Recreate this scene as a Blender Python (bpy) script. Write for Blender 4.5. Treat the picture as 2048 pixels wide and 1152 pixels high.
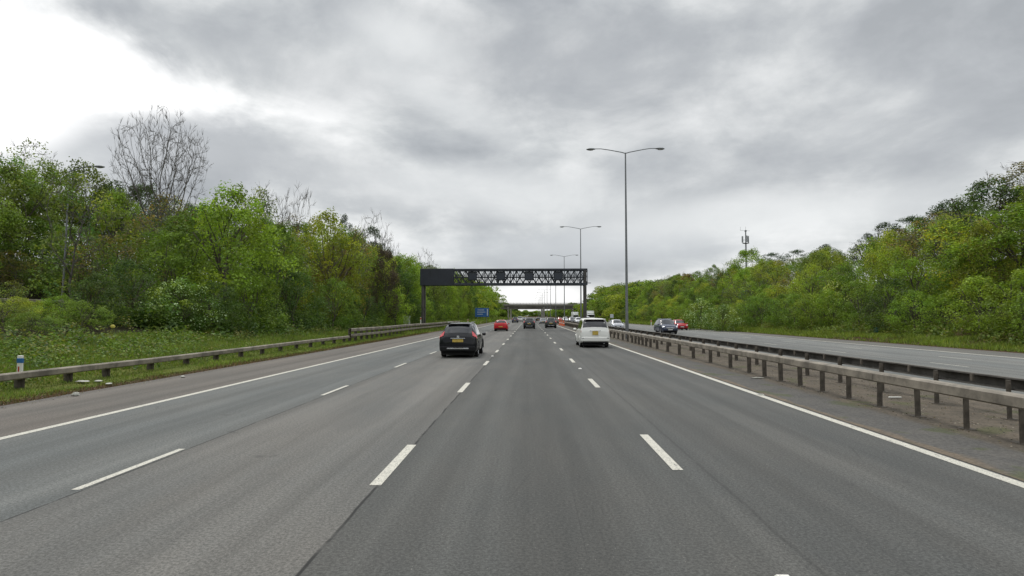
import bpy, math, random
import numpy as np
from mathutils import Vector, Matrix, noise

R = math.radians
S = bpy.context.scene
for o in list(bpy.data.objects):
    bpy.data.objects.remove(o)
COL = S.collection

# ------------------------------------------------------------ camera
F = 1185.0            # focal length in photograph pixels (2048 wide)
VX, VY = 1058.0, 632.0
HC = 2.0
cam_d = bpy.data.cameras.new('camera')
cam_d.sensor_width = 36.0
cam_d.lens = 36.0 * F / 2048.0
cam_d.clip_start = 0.1
cam_d.clip_end = 20000
cam = bpy.data.objects.new('camera', cam_d)
COL.objects.link(cam)
cam.location = (0, 0, HC)
cam.rotation_euler = (R(90) + math.atan((VY - 576) / F), 0, math.atan((VX - 1024) / F))
S.camera = cam

# ------------------------------------------------------------ exposure
S.view_settings.view_transform = 'Standard'
S.view_settings.look = 'None'
S.view_settings.exposure = 0.0
S.view_settings.gamma = 1.0
S.view_settings.use_curve_mapping = False

# ------------------------------------------------------------ node helpers
class NT:
    def __init__(self, tree):
        self.t = tree; self.n = tree.nodes; self.l = tree.links
    def node(self, kind, **kw):
        nd = self.n.new(kind)
        for k, v in kw.items():
            setattr(nd, k, v)
        return nd
    def put(self, sock, v):
        if isinstance(v, bpy.types.NodeSocket):
            self.l.new(v, sock)
        elif isinstance(v, (tuple, list)) and len(v) == 3 and sock.type == 'RGBA':
            sock.default_value = (*v, 1)
        else:
            sock.default_value = v
    def math(self, op, a, b=None, c=None, clamp=False):
        nd = self.node('ShaderNodeMath', operation=op, use_clamp=clamp)
        self.put(nd.inputs[0], a)
        if b is not None: self.put(nd.inputs[1], b)
        if c is not None: self.put(nd.inputs[2], c)
        return nd.outputs[0]
    def smooth(self, v, a, b, lo=0.0, hi=1.0):
        nd = self.node('ShaderNodeMapRange', interpolation_type='SMOOTHSTEP')
        self.put(nd.inputs[0], v)
        nd.inputs[1].default_value = a; nd.inputs[2].default_value = b
        nd.inputs[3].default_value = lo; nd.inputs[4].default_value = hi
        return nd.outputs[0]
    def noise(self, vec, scale, detail=4, rough=0.55, dist=0.0):
        nd = self.node('ShaderNodeTexNoise')
        if vec is not None: self.l.new(vec, nd.inputs['Vector'])
        nd.inputs['Scale'].default_value = scale
        nd.inputs['Detail'].default_value = detail
        nd.inputs['Roughness'].default_value = rough
        nd.inputs['Distortion'].default_value = dist
        return nd.outputs[0]
    def mix(self, f, a, b, mode='MIX'):
        nd = self.node('ShaderNodeMix', data_type='RGBA', blend_type=mode)
        self.put(nd.inputs[0], f)
        self.put(nd.inputs[6], a); self.put(nd.inputs[7], b)
        return nd.outputs[2]
    def scale(self, vec, s):
        nd = self.node('ShaderNodeMapping')
        self.l.new(vec, nd.inputs[0])
        nd.inputs['Scale'].default_value = s
        return nd.outputs[0]
    def sep(self, vec):
        nd = self.node('ShaderNodeSeparateXYZ'); self.l.new(vec, nd.inputs[0])
        return nd.outputs
    def comb(self, x, y, z):
        nd = self.node('ShaderNodeCombineXYZ')
        for i, v in enumerate((x, y, z)): self.put(nd.inputs[i], v)
        return nd.outputs[0]

# ------------------------------------------------------------ world: broken overcast over a Nishita sky
SUN_EL, SUN_AZ = R(58), R(-24)      # azimuth measured from +Y towards +X
W = bpy.data.worlds.new('World'); S.world = W; W.use_nodes = True
w = NT(W.node_tree); w.n.clear()
out = w.node('ShaderNodeOutputWorld'); bg = w.node('ShaderNodeBackground')
w.l.new(bg.outputs[0], out.inputs[0])
bg.inputs[1].default_value = 0.1
sky = w.node('ShaderNodeTexSky', sky_type='NISHITA', sun_disc=False)
sky.sun_elevation = SUN_EL; sky.sun_rotation = SUN_AZ
tc = w.node('ShaderNodeTexCoord').outputs['Generated']
dx, dy, dz = w.sep(tc)
den = w.math('ADD', w.math('MAXIMUM', dz, 0.0), 0.14)
px_ = w.math('DIVIDE', dx, den); py_ = w.math('DIVIDE', dy, den)
pl = w.comb(px_, w.math('MULTIPLY', py_, 0.85), 0.37)
n1 = w.noise(pl, 0.85, 8, 0.56, 0.25)
n2 = w.noise(w.scale(pl, (1.0, 1.0, 3.1)), 2.3, 7, 0.6, 0.4)
n3 = w.noise(w.scale(tc, (1.0, 1.0, 2.6)), 2.2, 6, 0.55, 0.3)
n4 = w.noise(w.scale(tc, (1.0, 1.0, 1.7)), 4.0, 9, 0.56, 0.25)
nn = w.math('ADD', w.math('MULTIPLY', n1, 0.22), w.math('ADD', w.math('MULTIPLY', n2, 0.14), w.math('ADD', w.math('MULTIPLY', n3, 0.18), w.math('MULTIPLY', n4, 0.46))))
cr = w.node('ShaderNodeValToRGB')
w.l.new(nn, cr.inputs[0])
e = cr.color_ramp.elements
e[0].position = 0.40; e[0].color = (0.38, 0.405, 0.43, 1)
e[1].position = 0.60; e[1].color = (0.97, 0.98, 0.98, 1)
for p, c in ((0.45, (0.475, 0.50, 0.525, 1)), (0.495, (0.60, 0.625, 0.64, 1)), (0.535, (0.76, 0.78, 0.785, 1))):
    k = e.new(p); k.color = c
cloud = cr.outputs[0]
# directions ahead expressed as horizontal and vertical slopes (world space: x/y and z/y)
yy_ = w.math('MAXIMUM', dy, 0.05)
U = w.math('DIVIDE', dx, yy_); V = w.math('DIVIDE', dz, yy_)
edge = w.math('ADD', w.math('MULTIPLY', w.math('SUBTRACT', n4, 0.5), 0.22), w.math('ADD', w.math('MULTIPLY', w.math('SUBTRACT', n3, 0.5), 0.5), w.math('MULTIPLY', w.math('SUBTRACT', n2, 0.5), 0.28)))
def patch_at(px, py, rx, ry, soft, col, amt, base, rot=0.0, dist=1.0):
    u0, v0 = (px - VX) / F, (VY - py) / F
    a = w.math('SUBTRACT', U, u0); b = w.math('SUBTRACT', V, v0)
    c, s_ = math.cos(rot), math.sin(rot)
    p = w.math('DIVIDE', w.math('ADD', w.math('MULTIPLY', a, c), w.math('MULTIPLY', b, s_)), rx / F)
    q = w.math('DIVIDE', w.math('SUBTRACT', w.math('MULTIPLY', b, c), w.math('MULTIPLY', a, s_)), ry / F)
    d = w.math('SQRT', w.math('ADD', w.math('MULTIPLY', p, p), w.math('MULTIPLY', q, q)))
    d = w.math('ADD', d, w.math('MULTIPLY', edge, 2.2 * dist))
    m = w.math('MULTIPLY', w.smooth(d, 1.0 + soft, 1.0 - soft), amt)
    m = w.math('MULTIPLY', m, w.smooth(dy, .05, .15))
    return w.mix(m, base, col)
D_, M_, L_ = (0.40, 0.42, 0.45), (0.56, 0.575, 0.595), (0.84, 0.86, 0.865)
cloud = patch_at(1120, 130, 330, 110, .9, D_, .55, cloud, -.25)
cloud = patch_at(620, 130, 330, 60, .9, (0.52, .54, .56), .4, cloud, -.3)
cloud = patch_at(600, 330, 380, 60, .9, M_, .4, cloud, -.2)
cloud = patch_at(1560, 330, 520, 90, .9, (.50, .52, .545), .45, cloud, .15)
cloud = patch_at(1750, 90, 420, 130, .9, M_, .3, cloud)
cloud = patch_at(980, 380, 260, 45, .8, L_, .6, cloud, -.1)
cloud = patch_at(1500, 440, 330, 45, .7, L_, .75, cloud, .1)
cloud = patch_at(800, 60, 120, 45, .8, L_, .7, cloud, -.4)
cloud = patch_at(860, 180, 200, 30, .8, L_, .5, cloud, -.5)
cloud = patch_at(1150, 500, 420, 30, .7, (.62, .65, .68), .5, cloud)
# thin bright break in the cloud where the sun stands behind it (front left)
def half(px, py, ang, soft, dist):      # 1 on the side the normal points to
    u0, v0 = (px - VX) / F, (VY - py) / F
    d = w.math('ADD', w.math('MULTIPLY', w.math('SUBTRACT', U, u0), math.cos(ang)), w.math('MULTIPLY', w.math('SUBTRACT', V, v0), math.sin(ang)))
    d = w.math('ADD', d, w.math('MULTIPLY', edge, dist))
    return w.smooth(d, -soft / F, soft / F)
mw = w.math('MULTIPLY', half(305, 103, R(180 + 62), 60, .42), half(280, 236, R(90 + 3), 48, .30))
cloud = w.mix(w.math('MULTIPLY', mw, w.smooth(dy, .05, .15)), cloud, (1.3, 1.3, 1.29))
cloud = patch_at(170, 290, 260, 60, .9, (.68, .70, .72), .6, cloud, 0, .6)
cloud = patch_at(-20, 235, 130, 62, .5, (1.2, 1.2, 1.2), .9, cloud, 0, .5)
# brighter towards the horizon
cloud = patch_at(1075, 592, 110, 26, .6, (1.15, 1.15, 1.14), 1.0, cloud, 0, .3)
hz = w.smooth(dz, 0.085, 0.03)
cloud = w.mix(w.math('MULTIPLY', hz, w.smooth(n3, 0.38, 0.5, 0.3, 0.95)), cloud, (0.98, 0.98, 0.98))
# an overcast sky is up to three times brighter overhead than at the horizon
zen = w.smooth(dz, 0.45, 0.8, 1.0, 2.3)
vm = w.node('ShaderNodeVectorMath', operation='SCALE'); w.l.new(cloud, vm.inputs[0])
w.l.new(w.math('MULTIPLY', zen, 9.6), vm.inputs['Scale'])
vs = w.node('ShaderNodeVectorMath', operation='SCALE'); w.l.new(sky.outputs[0], vs.inputs[0]); vs.inputs['Scale'].default_value = 0.03
va = w.node('ShaderNodeVectorMath', operation='ADD'); w.l.new(vm.outputs[0], va.inputs[0]); w.l.new(vs.outputs[0], va.inputs[1])
w.l.new(va.outputs[0], bg.inputs[0])

# ------------------------------------------------------------ sun behind thin cloud
sd = bpy.data.lights.new('sun', 'SUN'); sd.energy = 1.5; sd.angle = R(14); sd.color = (1.0, 0.95, 0.86)
sun = bpy.data.objects.new('sun', sd); COL.objects.link(sun)
sv = Vector((math.sin(SUN_AZ) * math.cos(SUN_EL), math.cos(SUN_AZ) * math.cos(SUN_EL), math.sin(SUN_EL)))
sun.rotation_euler = sv.to_track_quat('Z', 'Y').to_euler()

# ------------------------------------------------------------ object helpers
def tag(o, label=None, cat=None, group=None, kind=None):
    if label: o['label'] = label
    if cat: o['category'] = cat
    if group: o['group'] = group
    if kind: o['kind'] = kind
    return o
def thing(name, label, cat, loc=(0, 0, 0), rz=0.0, group=None):
    o = bpy.data.objects.new(name, None); COL.objects.link(o)
    o.empty_display_size = 0.2
    o.location = loc; o.rotation_euler = (0, 0, rz)
    return tag(o, label, cat, group)

class MB:
    def __init__(self): self.v = []; self.f = []; self.m = []
    def add(self, vs, fs, mi=0):
        b = len(self.v); self.v += [tuple(p) for p in vs]
        self.f += [tuple(i + b for i in f) for f in fs]; self.m += [mi] * len(fs)
        return self
    def box(self, c, s, mi=0, rot=None, taper=1.0, bev=0.0):
        x, y, z = s[0] / 2, s[1] / 2, s[2] / 2
        if bev > 0:
            b = min(bev, x * .9, y * .9, z * .9)
            ring = lambda zz, ix: [(-x + ix, -y + b, zz) if False else None]
            pts = []
            levels = [(-z, b), (-z + b, 0), (z - b, 0), (z, b)]
            for zz, ins in levels:
                X, Y = x - ins, y - ins; c2 = b if ins == 0 else b * .6
                pts.append([(-X + c2, -Y, zz), (X - c2, -Y, zz), (X, -Y + c2, zz), (X, Y - c2, zz), (X - c2, Y, zz), (-X + c2, Y, zz), (-X, Y - c2, zz), (-X, -Y + c2, zz)])
            vs = [p for r_ in pts for p in r_]; fs = []
            for k in range(3):
                for i in range(8):
                    j = (i + 1) % 8
                    fs.append((k * 8 + i, k * 8 + j, (k + 1) * 8 + j, (k + 1) * 8 + i))
            fs.append(tuple(range(7, -1, -1))); fs.append(tuple(range(24, 32)))
        else:
            vs = [(-x, -y, -z), (x, -y, -z), (x, y, -z), (-x, y, -z), (-x * taper, -y * taper, z), (x * taper, -y * taper, z), (x * taper, y * taper, z), (-x * taper, y * taper, z)]
            fs = [(0, 3, 2, 1), (4, 5, 6, 7), (0, 1, 5, 4), (1, 2, 6, 5), (2, 3, 7, 6), (3, 0, 4, 7)]
        M = rot if rot is not None else Matrix.Identity(3)
        cv = Vector(c)
        return self.add([M @ Vector(p) + cv for p in vs], fs, mi)
    def tube(self, pts, rad, n=8, mi=0, cap=True):
        pts = [Vector(p) for p in pts]
        if not isinstance(rad, (list, tuple)): rad = [rad] * len(pts)
        vs = []; up = None
        for i, p in enumerate(pts):
            d = (pts[min(i + 1, len(pts) - 1)] - pts[max(i - 1, 0)]).normalized()
            if up is None: up = Vector((0, 0, 1)) if abs(d.z) < .9 else Vector((1, 0, 0))
            a = d.cross(up).normalized(); b = d.cross(a).normalized(); up = -b if b.dot(up) < 0 else b
            b = a.cross(d)
            for k in range(n):
                t = 2 * math.pi * k / n
                vs.append(p + a * math.cos(t) * rad[i] + b * math.sin(t) * rad[i])
        fs = []
        for i in range(len(pts) - 1):
            for k in range(n):
                j = (k + 1) % n
                fs.append((i * n + k, i * n + j, (i + 1) * n + j, (i + 1) * n + k))
        if cap:
            fs.append(tuple(range(n - 1, -1, -1))); fs.append(tuple(range((len(pts) - 1) * n, len(pts) * n)))
        return self.add(vs, fs, mi)
    def lathe(self, prof, axis='z', c=(0, 0, 0), n=20, mi=0, a0=0, a1=2 * math.pi):
        vs = []; full = abs(a1 - a0 - 2 * math.pi) < 1e-6; m = n if full else n + 1
        for (r_, h) in prof:
            for k in range(m):
                t = a0 + (a1 - a0) * k / n
                if axis == 'z': p = (r_ * math.cos(t), r_ * math.sin(t), h)
                else: p = (h, r_ * math.cos(t), r_ * math.sin(t))
                vs.append((p[0] + c[0], p[1] + c[1], p[2] + c[2]))
        fs = []
        for i in range(len(prof) - 1):
            for k in range(n):
                j = (k + 1) % m
                fs.append((i * m + k, i * m + j, (i + 1) * m + j, (i + 1) * m + k))
        return self.add(vs, fs, mi)
    def build(self, name, mats, parent=None, smooth=None, loc=None):
        me = bpy.data.meshes.new(name)
        me.from_pydata(self.v, [], self.f); me.update()
        if not isinstance(mats, (list, tuple)): mats = [mats]
        for m in mats: me.materials.append(m)
        if len(mats) > 1: me.polygons.foreach_set('material_index', self.m)
        if smooth is not None:
            me.polygons.foreach_set('use_smooth', [True] * len(me.polygons))
            me.set_sharp_from_angle(angle=R(smooth))
        o = bpy.data.objects.new(name, me); COL.objects.link(o)
        if parent: o.parent = parent
        if loc: o.location = loc
        return o

def np_mesh(name, V, nper, mat, tint=None):
    """V: (N*nper,3) verts, each run of nper verts one face"""
    n = len(V) // nper
    me = bpy.data.meshes.new(name)
    me.vertices.add(len(V)); me.vertices.foreach_set('co', V.astype(np.float32).ravel())
    me.loops.add(n * nper); me.loops.foreach_set('vertex_index', np.arange(n * nper, dtype=np.int32))
    me.polygons.add(n)
    me.polygons.foreach_set('loop_start', np.arange(n, dtype=np.int32) * nper)
    me.polygons.foreach_set('loop_total', np.full(n, nper, dtype=np.int32))
    me.update(calc_edges=True)
    if tint is not None:
        at = me.attributes.new('tint', 'FLOAT_COLOR', 'POINT')
        at.data.foreach_set('color', np.repeat(tint, nper, axis=0).astype(np.float32).ravel())
    me.materials.append(mat)
    return me

def copy_tree(o, parent=None):
    c = o.copy(); COL.objects.link(c); c.parent = parent
    for ch in list(o.children): copy_tree(ch, c)
    return c

CM = cam.rotation_euler.to_matrix()
def ray(px, py):           # direction through a photograph pixel, scaled to one metre of depth along the road
    d = CM @ Vector(((px - 1024) / F, (576 - py) / F, -1.0)); return d / d.y
def gx(px, y, py=610): return ray(px, py).x * y           # lateral metres at depth y
def gz(py, y, px=VX): return HC + ray(px, py).z * y       # height at depth y

# ------------------------------------------------------------ materials
def mat(name, col, rough=0.6, metal=0.0, bump=0.0, bscale=20, var=0.0, vscale=3.0, spec=0.5, coat=0.0, objcol=False):
    m = bpy.data.materials.new(name); m.use_nodes = True
    t = NT(m.node_tree); b = t.n['Principled BSDF']
    b.inputs['Roughness'].default_value = rough; b.inputs['Metallic'].default_value = metal
    b.inputs['Specular IOR Level'].default_value = spec
    b.inputs['Coat Weight'].default_value = coat; b.inputs['Coat Roughness'].default_value = 0.05
    tc = t.node('ShaderNodeTexCoord').outputs['Object']
    c = (*col, 1)
    base = None
    if objcol: base = t.node('ShaderNodeObjectInfo').outputs['Color']
    if var > 0:
        n = t.noise(tc, vscale, 6, 0.65)
        f = t.smooth(n, 0.32, 0.68, 1 - var, 1 + var)
        src = base if base is not None else None
        vm = t.node('ShaderNodeVectorMath', operation='SCALE')
        if src is not None: t.l.new(src, vm.inputs[0])
        else: vm.inputs[0].default_value = col
        t.l.new(f, vm.inputs['Scale']); t.l.new(vm.outputs[0], b.inputs['Base Color'])
    elif base is not None: t.l.new(base, b.inputs['Base Color'])
    else: b.inputs['Base Color'].default_value = c
    if bump > 0:
        bn = t.node('ShaderNodeBump'); bn.inputs['Strength'].default_value = bump; bn.inputs['Distance'].default_value = 0.02
        t.l.new(t.noise(tc, bscale, 5, 0.6), bn.inputs['Height']); t.l.new(bn.outputs[0], b.inputs['Normal'])
    return m

def leaf_mat(name, trans=0.35):
    m = bpy.data.materials.new(name); m.use_nodes = True
    t = NT(m.node_tree); t.n.clear()
    o = t.node('ShaderNodeOutputMaterial')
    at = t.node('ShaderNodeAttribute', attribute_name='tint').outputs['Color']
    oc = t.node('ShaderNodeObjectInfo').outputs['Color']
    c = t.mix(1.0, oc, at, 'MULTIPLY')
    d = t.node('ShaderNodeBsdfDiffuse'); t.l.new(c, d.inputs[0])
    tr = t.node('ShaderNodeBsdfTranslucent')
    c2 = t.mix(1.0, c, (1.15, 1.2, 0.6), 'MULTIPLY'); t.l.new(c2, tr.inputs[0])
    g = t.node('ShaderNodeBsdfGlossy'); g.inputs['Roughness'].default_value = 0.5; g.inputs[0].default_value = (1, 1, 1, 1)
    m1 = t.node('ShaderNodeMixShader'); m1.inputs[0].default_value = trans
    t.l.new(d.outputs[0], m1.inputs[1]); t.l.new(tr.outputs[0], m1.inputs[2])
    m2 = t.node('ShaderNodeMixShader'); m2.inputs[0].default_value = 0.02
    t.l.new(m1.outputs[0], m2.inputs[1]); t.l.new(g.outputs[0], m2.inputs[2])
    t.l.new(m2.outputs[0], o.inputs[0])
    return m
M_leaf = leaf_mat('leaf', 0.38)
M_grass = leaf_mat('grass_blade', 0.3)
M_bark = mat('bark', (0.085, 0.07, 0.055), 0.9, var=0.35, vscale=4)
M_twig = mat('twig_grey', (0.10, 0.092, 0.08), 0.9, var=0.25, vscale=2)
M_galv = mat('weathered_galvanised', (0.215, 0.190, 0.155), 0.65, 0.0, var=0.42, vscale=1.4, bump=0.2, spec=0.35)
M_galvpost = mat('dirty_post', (.115, .100, .082), 0.75, 0.0, var=0.35, vscale=5, spec=0.3)
M_railshade = mat('rail_inner_shade', (0.095, 0.088, 0.078), 0.8, var=0.35, vscale=2)  # shade inside the open box beam, put into the rail colour
M_lamp = mat('lamp_column', (0.17, 0.18, 0.185), 0.5, 0.3, var=0.12, vscale=1)
M_lampglass = mat('lamp_lens', (0.35, 0.35, 0.33), 0.2)
M_gantry = mat('gantry_paint', (0.03, 0.036, 0.045), 0.55, var=0.3, vscale=1)
M_gpanel = mat('gantry_panel', (0.02, 0.024, 0.034), 0.5, var=0.2, vscale=.6)
M_gleg = mat('gantry_leg', (0.065, 0.060, 0.055), 0.6, var=0.3, vscale=1)
M_signal = mat('signal_face', (0.012, 0.02, 0.035), 0.25)
M_conc = mat('bridge_concrete', (0.30, 0.28, 0.245), 0.85, var=0.22, vscale=.35, bump=.2)
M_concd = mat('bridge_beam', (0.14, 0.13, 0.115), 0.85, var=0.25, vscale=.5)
M_white = mat('white_plastic', (0.74, 0.73, 0.68), 0.45, var=0.06)
M_blue = mat('blue_band', (0.03, 0.13, 0.33), 0.4)
M_red = mat('red_reflector', (0.42, 0.06, 0.035), 0.35)
M_orange = mat('orange_plastic', (0.62, 0.13, 0.05), 0.45)
M_signblue = mat('sign_blue', (0.02, 0.10, 0.30), 0.4, var=.06)
M_signwhite = mat('sign_white', (0.5, 0.53, 0.56), 0.4)
M_steel = mat('grey_steel', (0.22, 0.23, 0.235), 0.5, 0.4, var=.15)
M_cab = mat('cabinet_grey', (0.34, 0.36, 0.36), 0.6, var=.12)
M_litter = mat('litter_white', (0.36, 0.36, 0.32), 0.6, var=.15, vscale=9)
M_yellow = mat('litter_yellow', (0.68, 0.6, 0.12), 0.5, var=.1)
M_teal = mat('teal_plastic', (0.03, 0.16, 0.2), 0.5, var=.1)
M_stone = mat('pale_stone', (0.42, 0.4, 0.37), 0.9, var=.3, vscale=9, bump=.4)
M_kerb = mat('kerb_concrete', (0.13, 0.12, 0.105), 0.9, var=.3, vscale=1.2, bump=.3)
# vehicle materials
M_paint = mat('car_paint', (0.5, 0.5, 0.5), 0.22, 0.0, coat=0.35, spec=.2, objcol=True)
M_glass = mat('car_glass', (0.012, 0.014, 0.018), 0.06, 0.0, spec=0.5, coat=.5)
M_tyre = mat('tyre', (0.012, 0.012, 0.012), 0.85)
M_rim = mat('alloy_rim', (0.42, 0.43, 0.44), 0.3, 0.7)
M_trim = mat('black_trim', (0.012, 0.012, 0.013), 0.7, spec=.2)
M_under = mat('underbody', (0.008, 0.008, 0.008), 0.9)
M_tail = mat('tail_lamp', (0.52, 0.025, 0.035), 0.15, coat=.6)
M_head = mat('head_lamp', (0.6, 0.62, 0.66), 0.08, 0.3, coat=.8)
M_plate_y = mat('plate_yellow', (0.52, 0.37, 0.07), 0.5, var=.15, vscale=9)
M_plate_w = mat('plate_white', (0.6, 0.6, 0.58), 0.5)
M_chrome = mat('chrome', (0.6, 0.61, 0.63), 0.18, 0.9)

# -- asphalt: one material per carriageway sheet, lanes of different age told apart by their own colour
def road_mat(name, tones, x_breaks, seams, track=True):
    m = bpy.data.materials.new(name); m.use_nodes = True
    t = NT(m.node_tree); b = t.n['Principled BSDF']
    b.inputs['Specular IOR Level'].default_value = 0.3
    tc = t.node('ShaderNodeTexCoord').outputs['Object']
    x, y, z = t.sep(tc)
    wob = t.math('MULTIPLY', t.math('SUBTRACT', t.noise(t.scale(tc, (1, .5, 1)), 2.0, 3), .5), .06)
    xw = t.math('ADD', x, wob)
    c = tones[0]
    for xb, tn in zip(x_breaks, tones[1:]):
        c = t.mix(t.smooth(xw, xb - .015, xb + .015), c, tn)
    # long streaks along the direction of travel
    st = t.noise(t.scale(tc, (1.0, .035, 1)), 1.3, 5, .6)
    c = t.mix(1.0, c, t.comb3(t.smooth(st, .3, .7, .86, 1.15)) if hasattr(t, 'comb3') else t.comb(*[t.smooth(st, .3, .7, .86, 1.15)] * 3), 'MULTIPLY')
    # blotches of wear
    bl = t.noise(t.scale(tc, (1.0, .3, 1)), .55, 6, .65)
    c = t.mix(1.0, c, t.comb(t.smooth(bl, .3, .7, .9, 1.12), t.smooth(bl, .3, .7, .92, 1.09), t.smooth(bl, .3, .7, .93, 1.06)), 'MULTIPLY')
    # wheel tracks and the oily strip between them
    wt = t.noise(t.comb(x, t.math('MULTIPLY', y, .006), 0.0), .85, 3, .6)
    c = t.mix(1.0, c, t.comb(*[t.smooth(wt, .36, .64, .86, 1.14)] * 3), 'MULTIPLY')
    pt = t.noise(t.scale(tc, (.8, .16, 1)), .9, 2, .4)
    c = t.mix(t.math('MULTIPLY', t.smooth(pt, .58, .68), .15), c, (.07, .07, .068))
    # aggregate speckle (fades out by itself with distance)
    sp = t.noise(tc, 31, 5, .9)
    c = t.mix(1.0, c, t.comb(*[t.smooth(sp, .38, .63, .55, 1.5)] * 3), 'MULTIPLY')
    vo = t.node('ShaderNodeTexVoronoi'); t.l.new(tc, vo.inputs['Vector']); vo.inputs['Scale'].default_value = 30
    chip = t.math('MULTIPLY', t.smooth(vo.outputs['Distance'], .16, .08), t.smooth(t.noise(tc, 21, 2), .57, .63))
    c = t.mix(t.math('MULTIPLY', chip, .7), c, (.36, .34, .31))
    # dark construction joints
    for xs, wd, k in seams:
        xs_w = t.math('ABSOLUTE', t.math('SUBTRACT', xw, xs))
        brk = t.smooth(t.noise(t.scale(tc, (.2, .7, 1)), 2.1, 3), .35, .5, .3, 1)
        c = t.mix(t.math('MULTIPLY', t.math('MULTIPLY', t.smooth(xs_w, wd, wd * .3), k), brk), c, (.018, .018, .018))
    # fine transverse/longitudinal cracks
    vc = t.node('ShaderNodeTexVoronoi', feature='DISTANCE_TO_EDGE')
    t.l.new(t.scale(tc, (.6, .11, 1)), vc.inputs['Vector']); vc.inputs['Scale'].default_value = .8
    ck = t.math('MULTIPLY', t.smooth(vc.outputs['Distance'], .004, .001), t.smooth(t.noise(tc, .25, 2), .52, .6))
    c = t.mix(t.math('MULTIPLY', ck, .35), c, (.03, .03, .03))
    oil = t.math('MULTIPLY', t.smooth(t.noise(tc, 1.7, 3, .5), .66, .72), t.smooth(t.noise(tc, .3, 2), .5, .6))
    c = t.mix(t.math('MULTIPLY', oil, .4), c, (.045, .045, .045))
    t.l.new(c, b.inputs['Base Color'])
    t.put(b.inputs['Roughness'], t.smooth(sp, .3, .7, .72, .95))
    bn = t.node('ShaderNodeBump'); bn.inputs['Strength'].default_value = .55; bn.inputs['Distance'].default_value = .006
    t.l.new(t.noise(tc, 55, 3, .7), bn.inputs['Height']); t.l.new(bn.outputs[0], b.inputs['Normal'])
    return m
XL_TAR, XL_EDGE, D1, D2, D3, XR_EDGE = -11.75, -8.62, -5.22, -1.82, 1.93, 5.85
M_road = road_mat('asphalt_near',
    [(.108, .098, .088), (.104, .109, .107), (.112, .110, .104), (.070, .071, .068), (.076, .077, .074)],
    [XL_EDGE, D1 + .085, D2 + .03, D3 + .12],
    [(D1 + .085, .022, .85), (D2 + .03, .026, .95), (D3 + .35, .03, .3), (5.98, .03, .5), (XL_EDGE - 1.4, .04, .2)])
M_road2 = road_mat('asphalt_far', [(.130, .134, .130), (.14, .144, .140), (.132, .128, .118)], [17.3, 23.3], [(17.5, .05, .6), (14.2, .05, .4)])
M_slip = road_mat('asphalt_slip', [(.12, .12, .118)], [], [])

def paint_mat():
    m = bpy.data.materials.new('road_paint'); m.use_nodes = True
    t = NT(m.node_tree); b = t.n['Principled BSDF']; b.inputs['Roughness'].default_value = .7
    tc = t.node('ShaderNodeTexCoord').outputs['Object']
    n = t.noise(tc, 7, 6, .7); n2 = t.noise(tc, 45, 3, .7)
    c = t.mix(t.smooth(n, .35, .7, 0, .5), (.56, .54, .47), (.36, .35, .31))
    c = t.mix(t.math('MULTIPLY', t.smooth(n2, .53, .62), .75), c, (.12, .12, .115))
    n3_ = t.noise(t.scale(tc, (3.5, .6, 1)), 3.0, 6, .75)
    c = t.mix(t.math('MULTIPLY', t.smooth(n3_, .60, .66), .8), c, (.10, .10, .098))
    t.l.new(c, b.inputs['Base Color'])
    return m
M_line = paint_mat()

def soil_mat():
    m = bpy.data.materials.new('central_soil'); m.use_nodes = True
    t = NT(m.node_tree); b = t.n['Principled BSDF']; b.inputs['Roughness'].default_value = .95; b.inputs['Specular IOR Level'].default_value = .15
    tc = t.node('ShaderNodeTexCoord').outputs['Object']
    x, y, z = t.sep(tc)
    wob = t.math('MULTIPLY', t.math('SUBTRACT', t.noise(t.scale(tc, (1, .35, 1)), 1.1, 5, .7), .5), .9)
    xw = t.math('ADD', x, wob)
    n = t.noise(tc, 1.3, 7, .7); n2 = t.noise(tc, 16, 5, .75)
    soil = t.mix(t.smooth(n, .35, .65), (.128, .107, .084), (.085, .074, .060))
    tar = t.mix(t.smooth(n, .3, .7), (.085, .083, .080), (.112, .106, .098))
    grit = t.mix(t.smooth(n, .3, .7), (.17, .135, .10), (.11, .095, .078))
    c = t.mix(t.smooth(xw, 6.05, 6.2), grit, tar)
    c = t.mix(t.smooth(xw, 7.1, 7.45), c, soil)
    c = t.mix(t.math('MULTIPLY', t.smooth(t.noise(tc, .9, 5), .56, .66), .5), c, (.07, .085, .03))
    c = t.mix(1.0, c, t.comb(*[t.smooth(n2, .28, .72, .72, 1.32)] * 3), 'MULTIPLY')
    t.l.new(c, b.inputs['Base Color'])
    bn = t.node('ShaderNodeBump'); bn.inputs['Strength'].default_value = .4; bn.inputs['Distance'].default_value = .03
    t.l.new(t.noise(tc, 14, 6, .7), bn.inputs['Height']); t.l.new(bn.outputs[0], b.inputs['Normal'])
    return m
M_soil = soil_mat()

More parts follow.
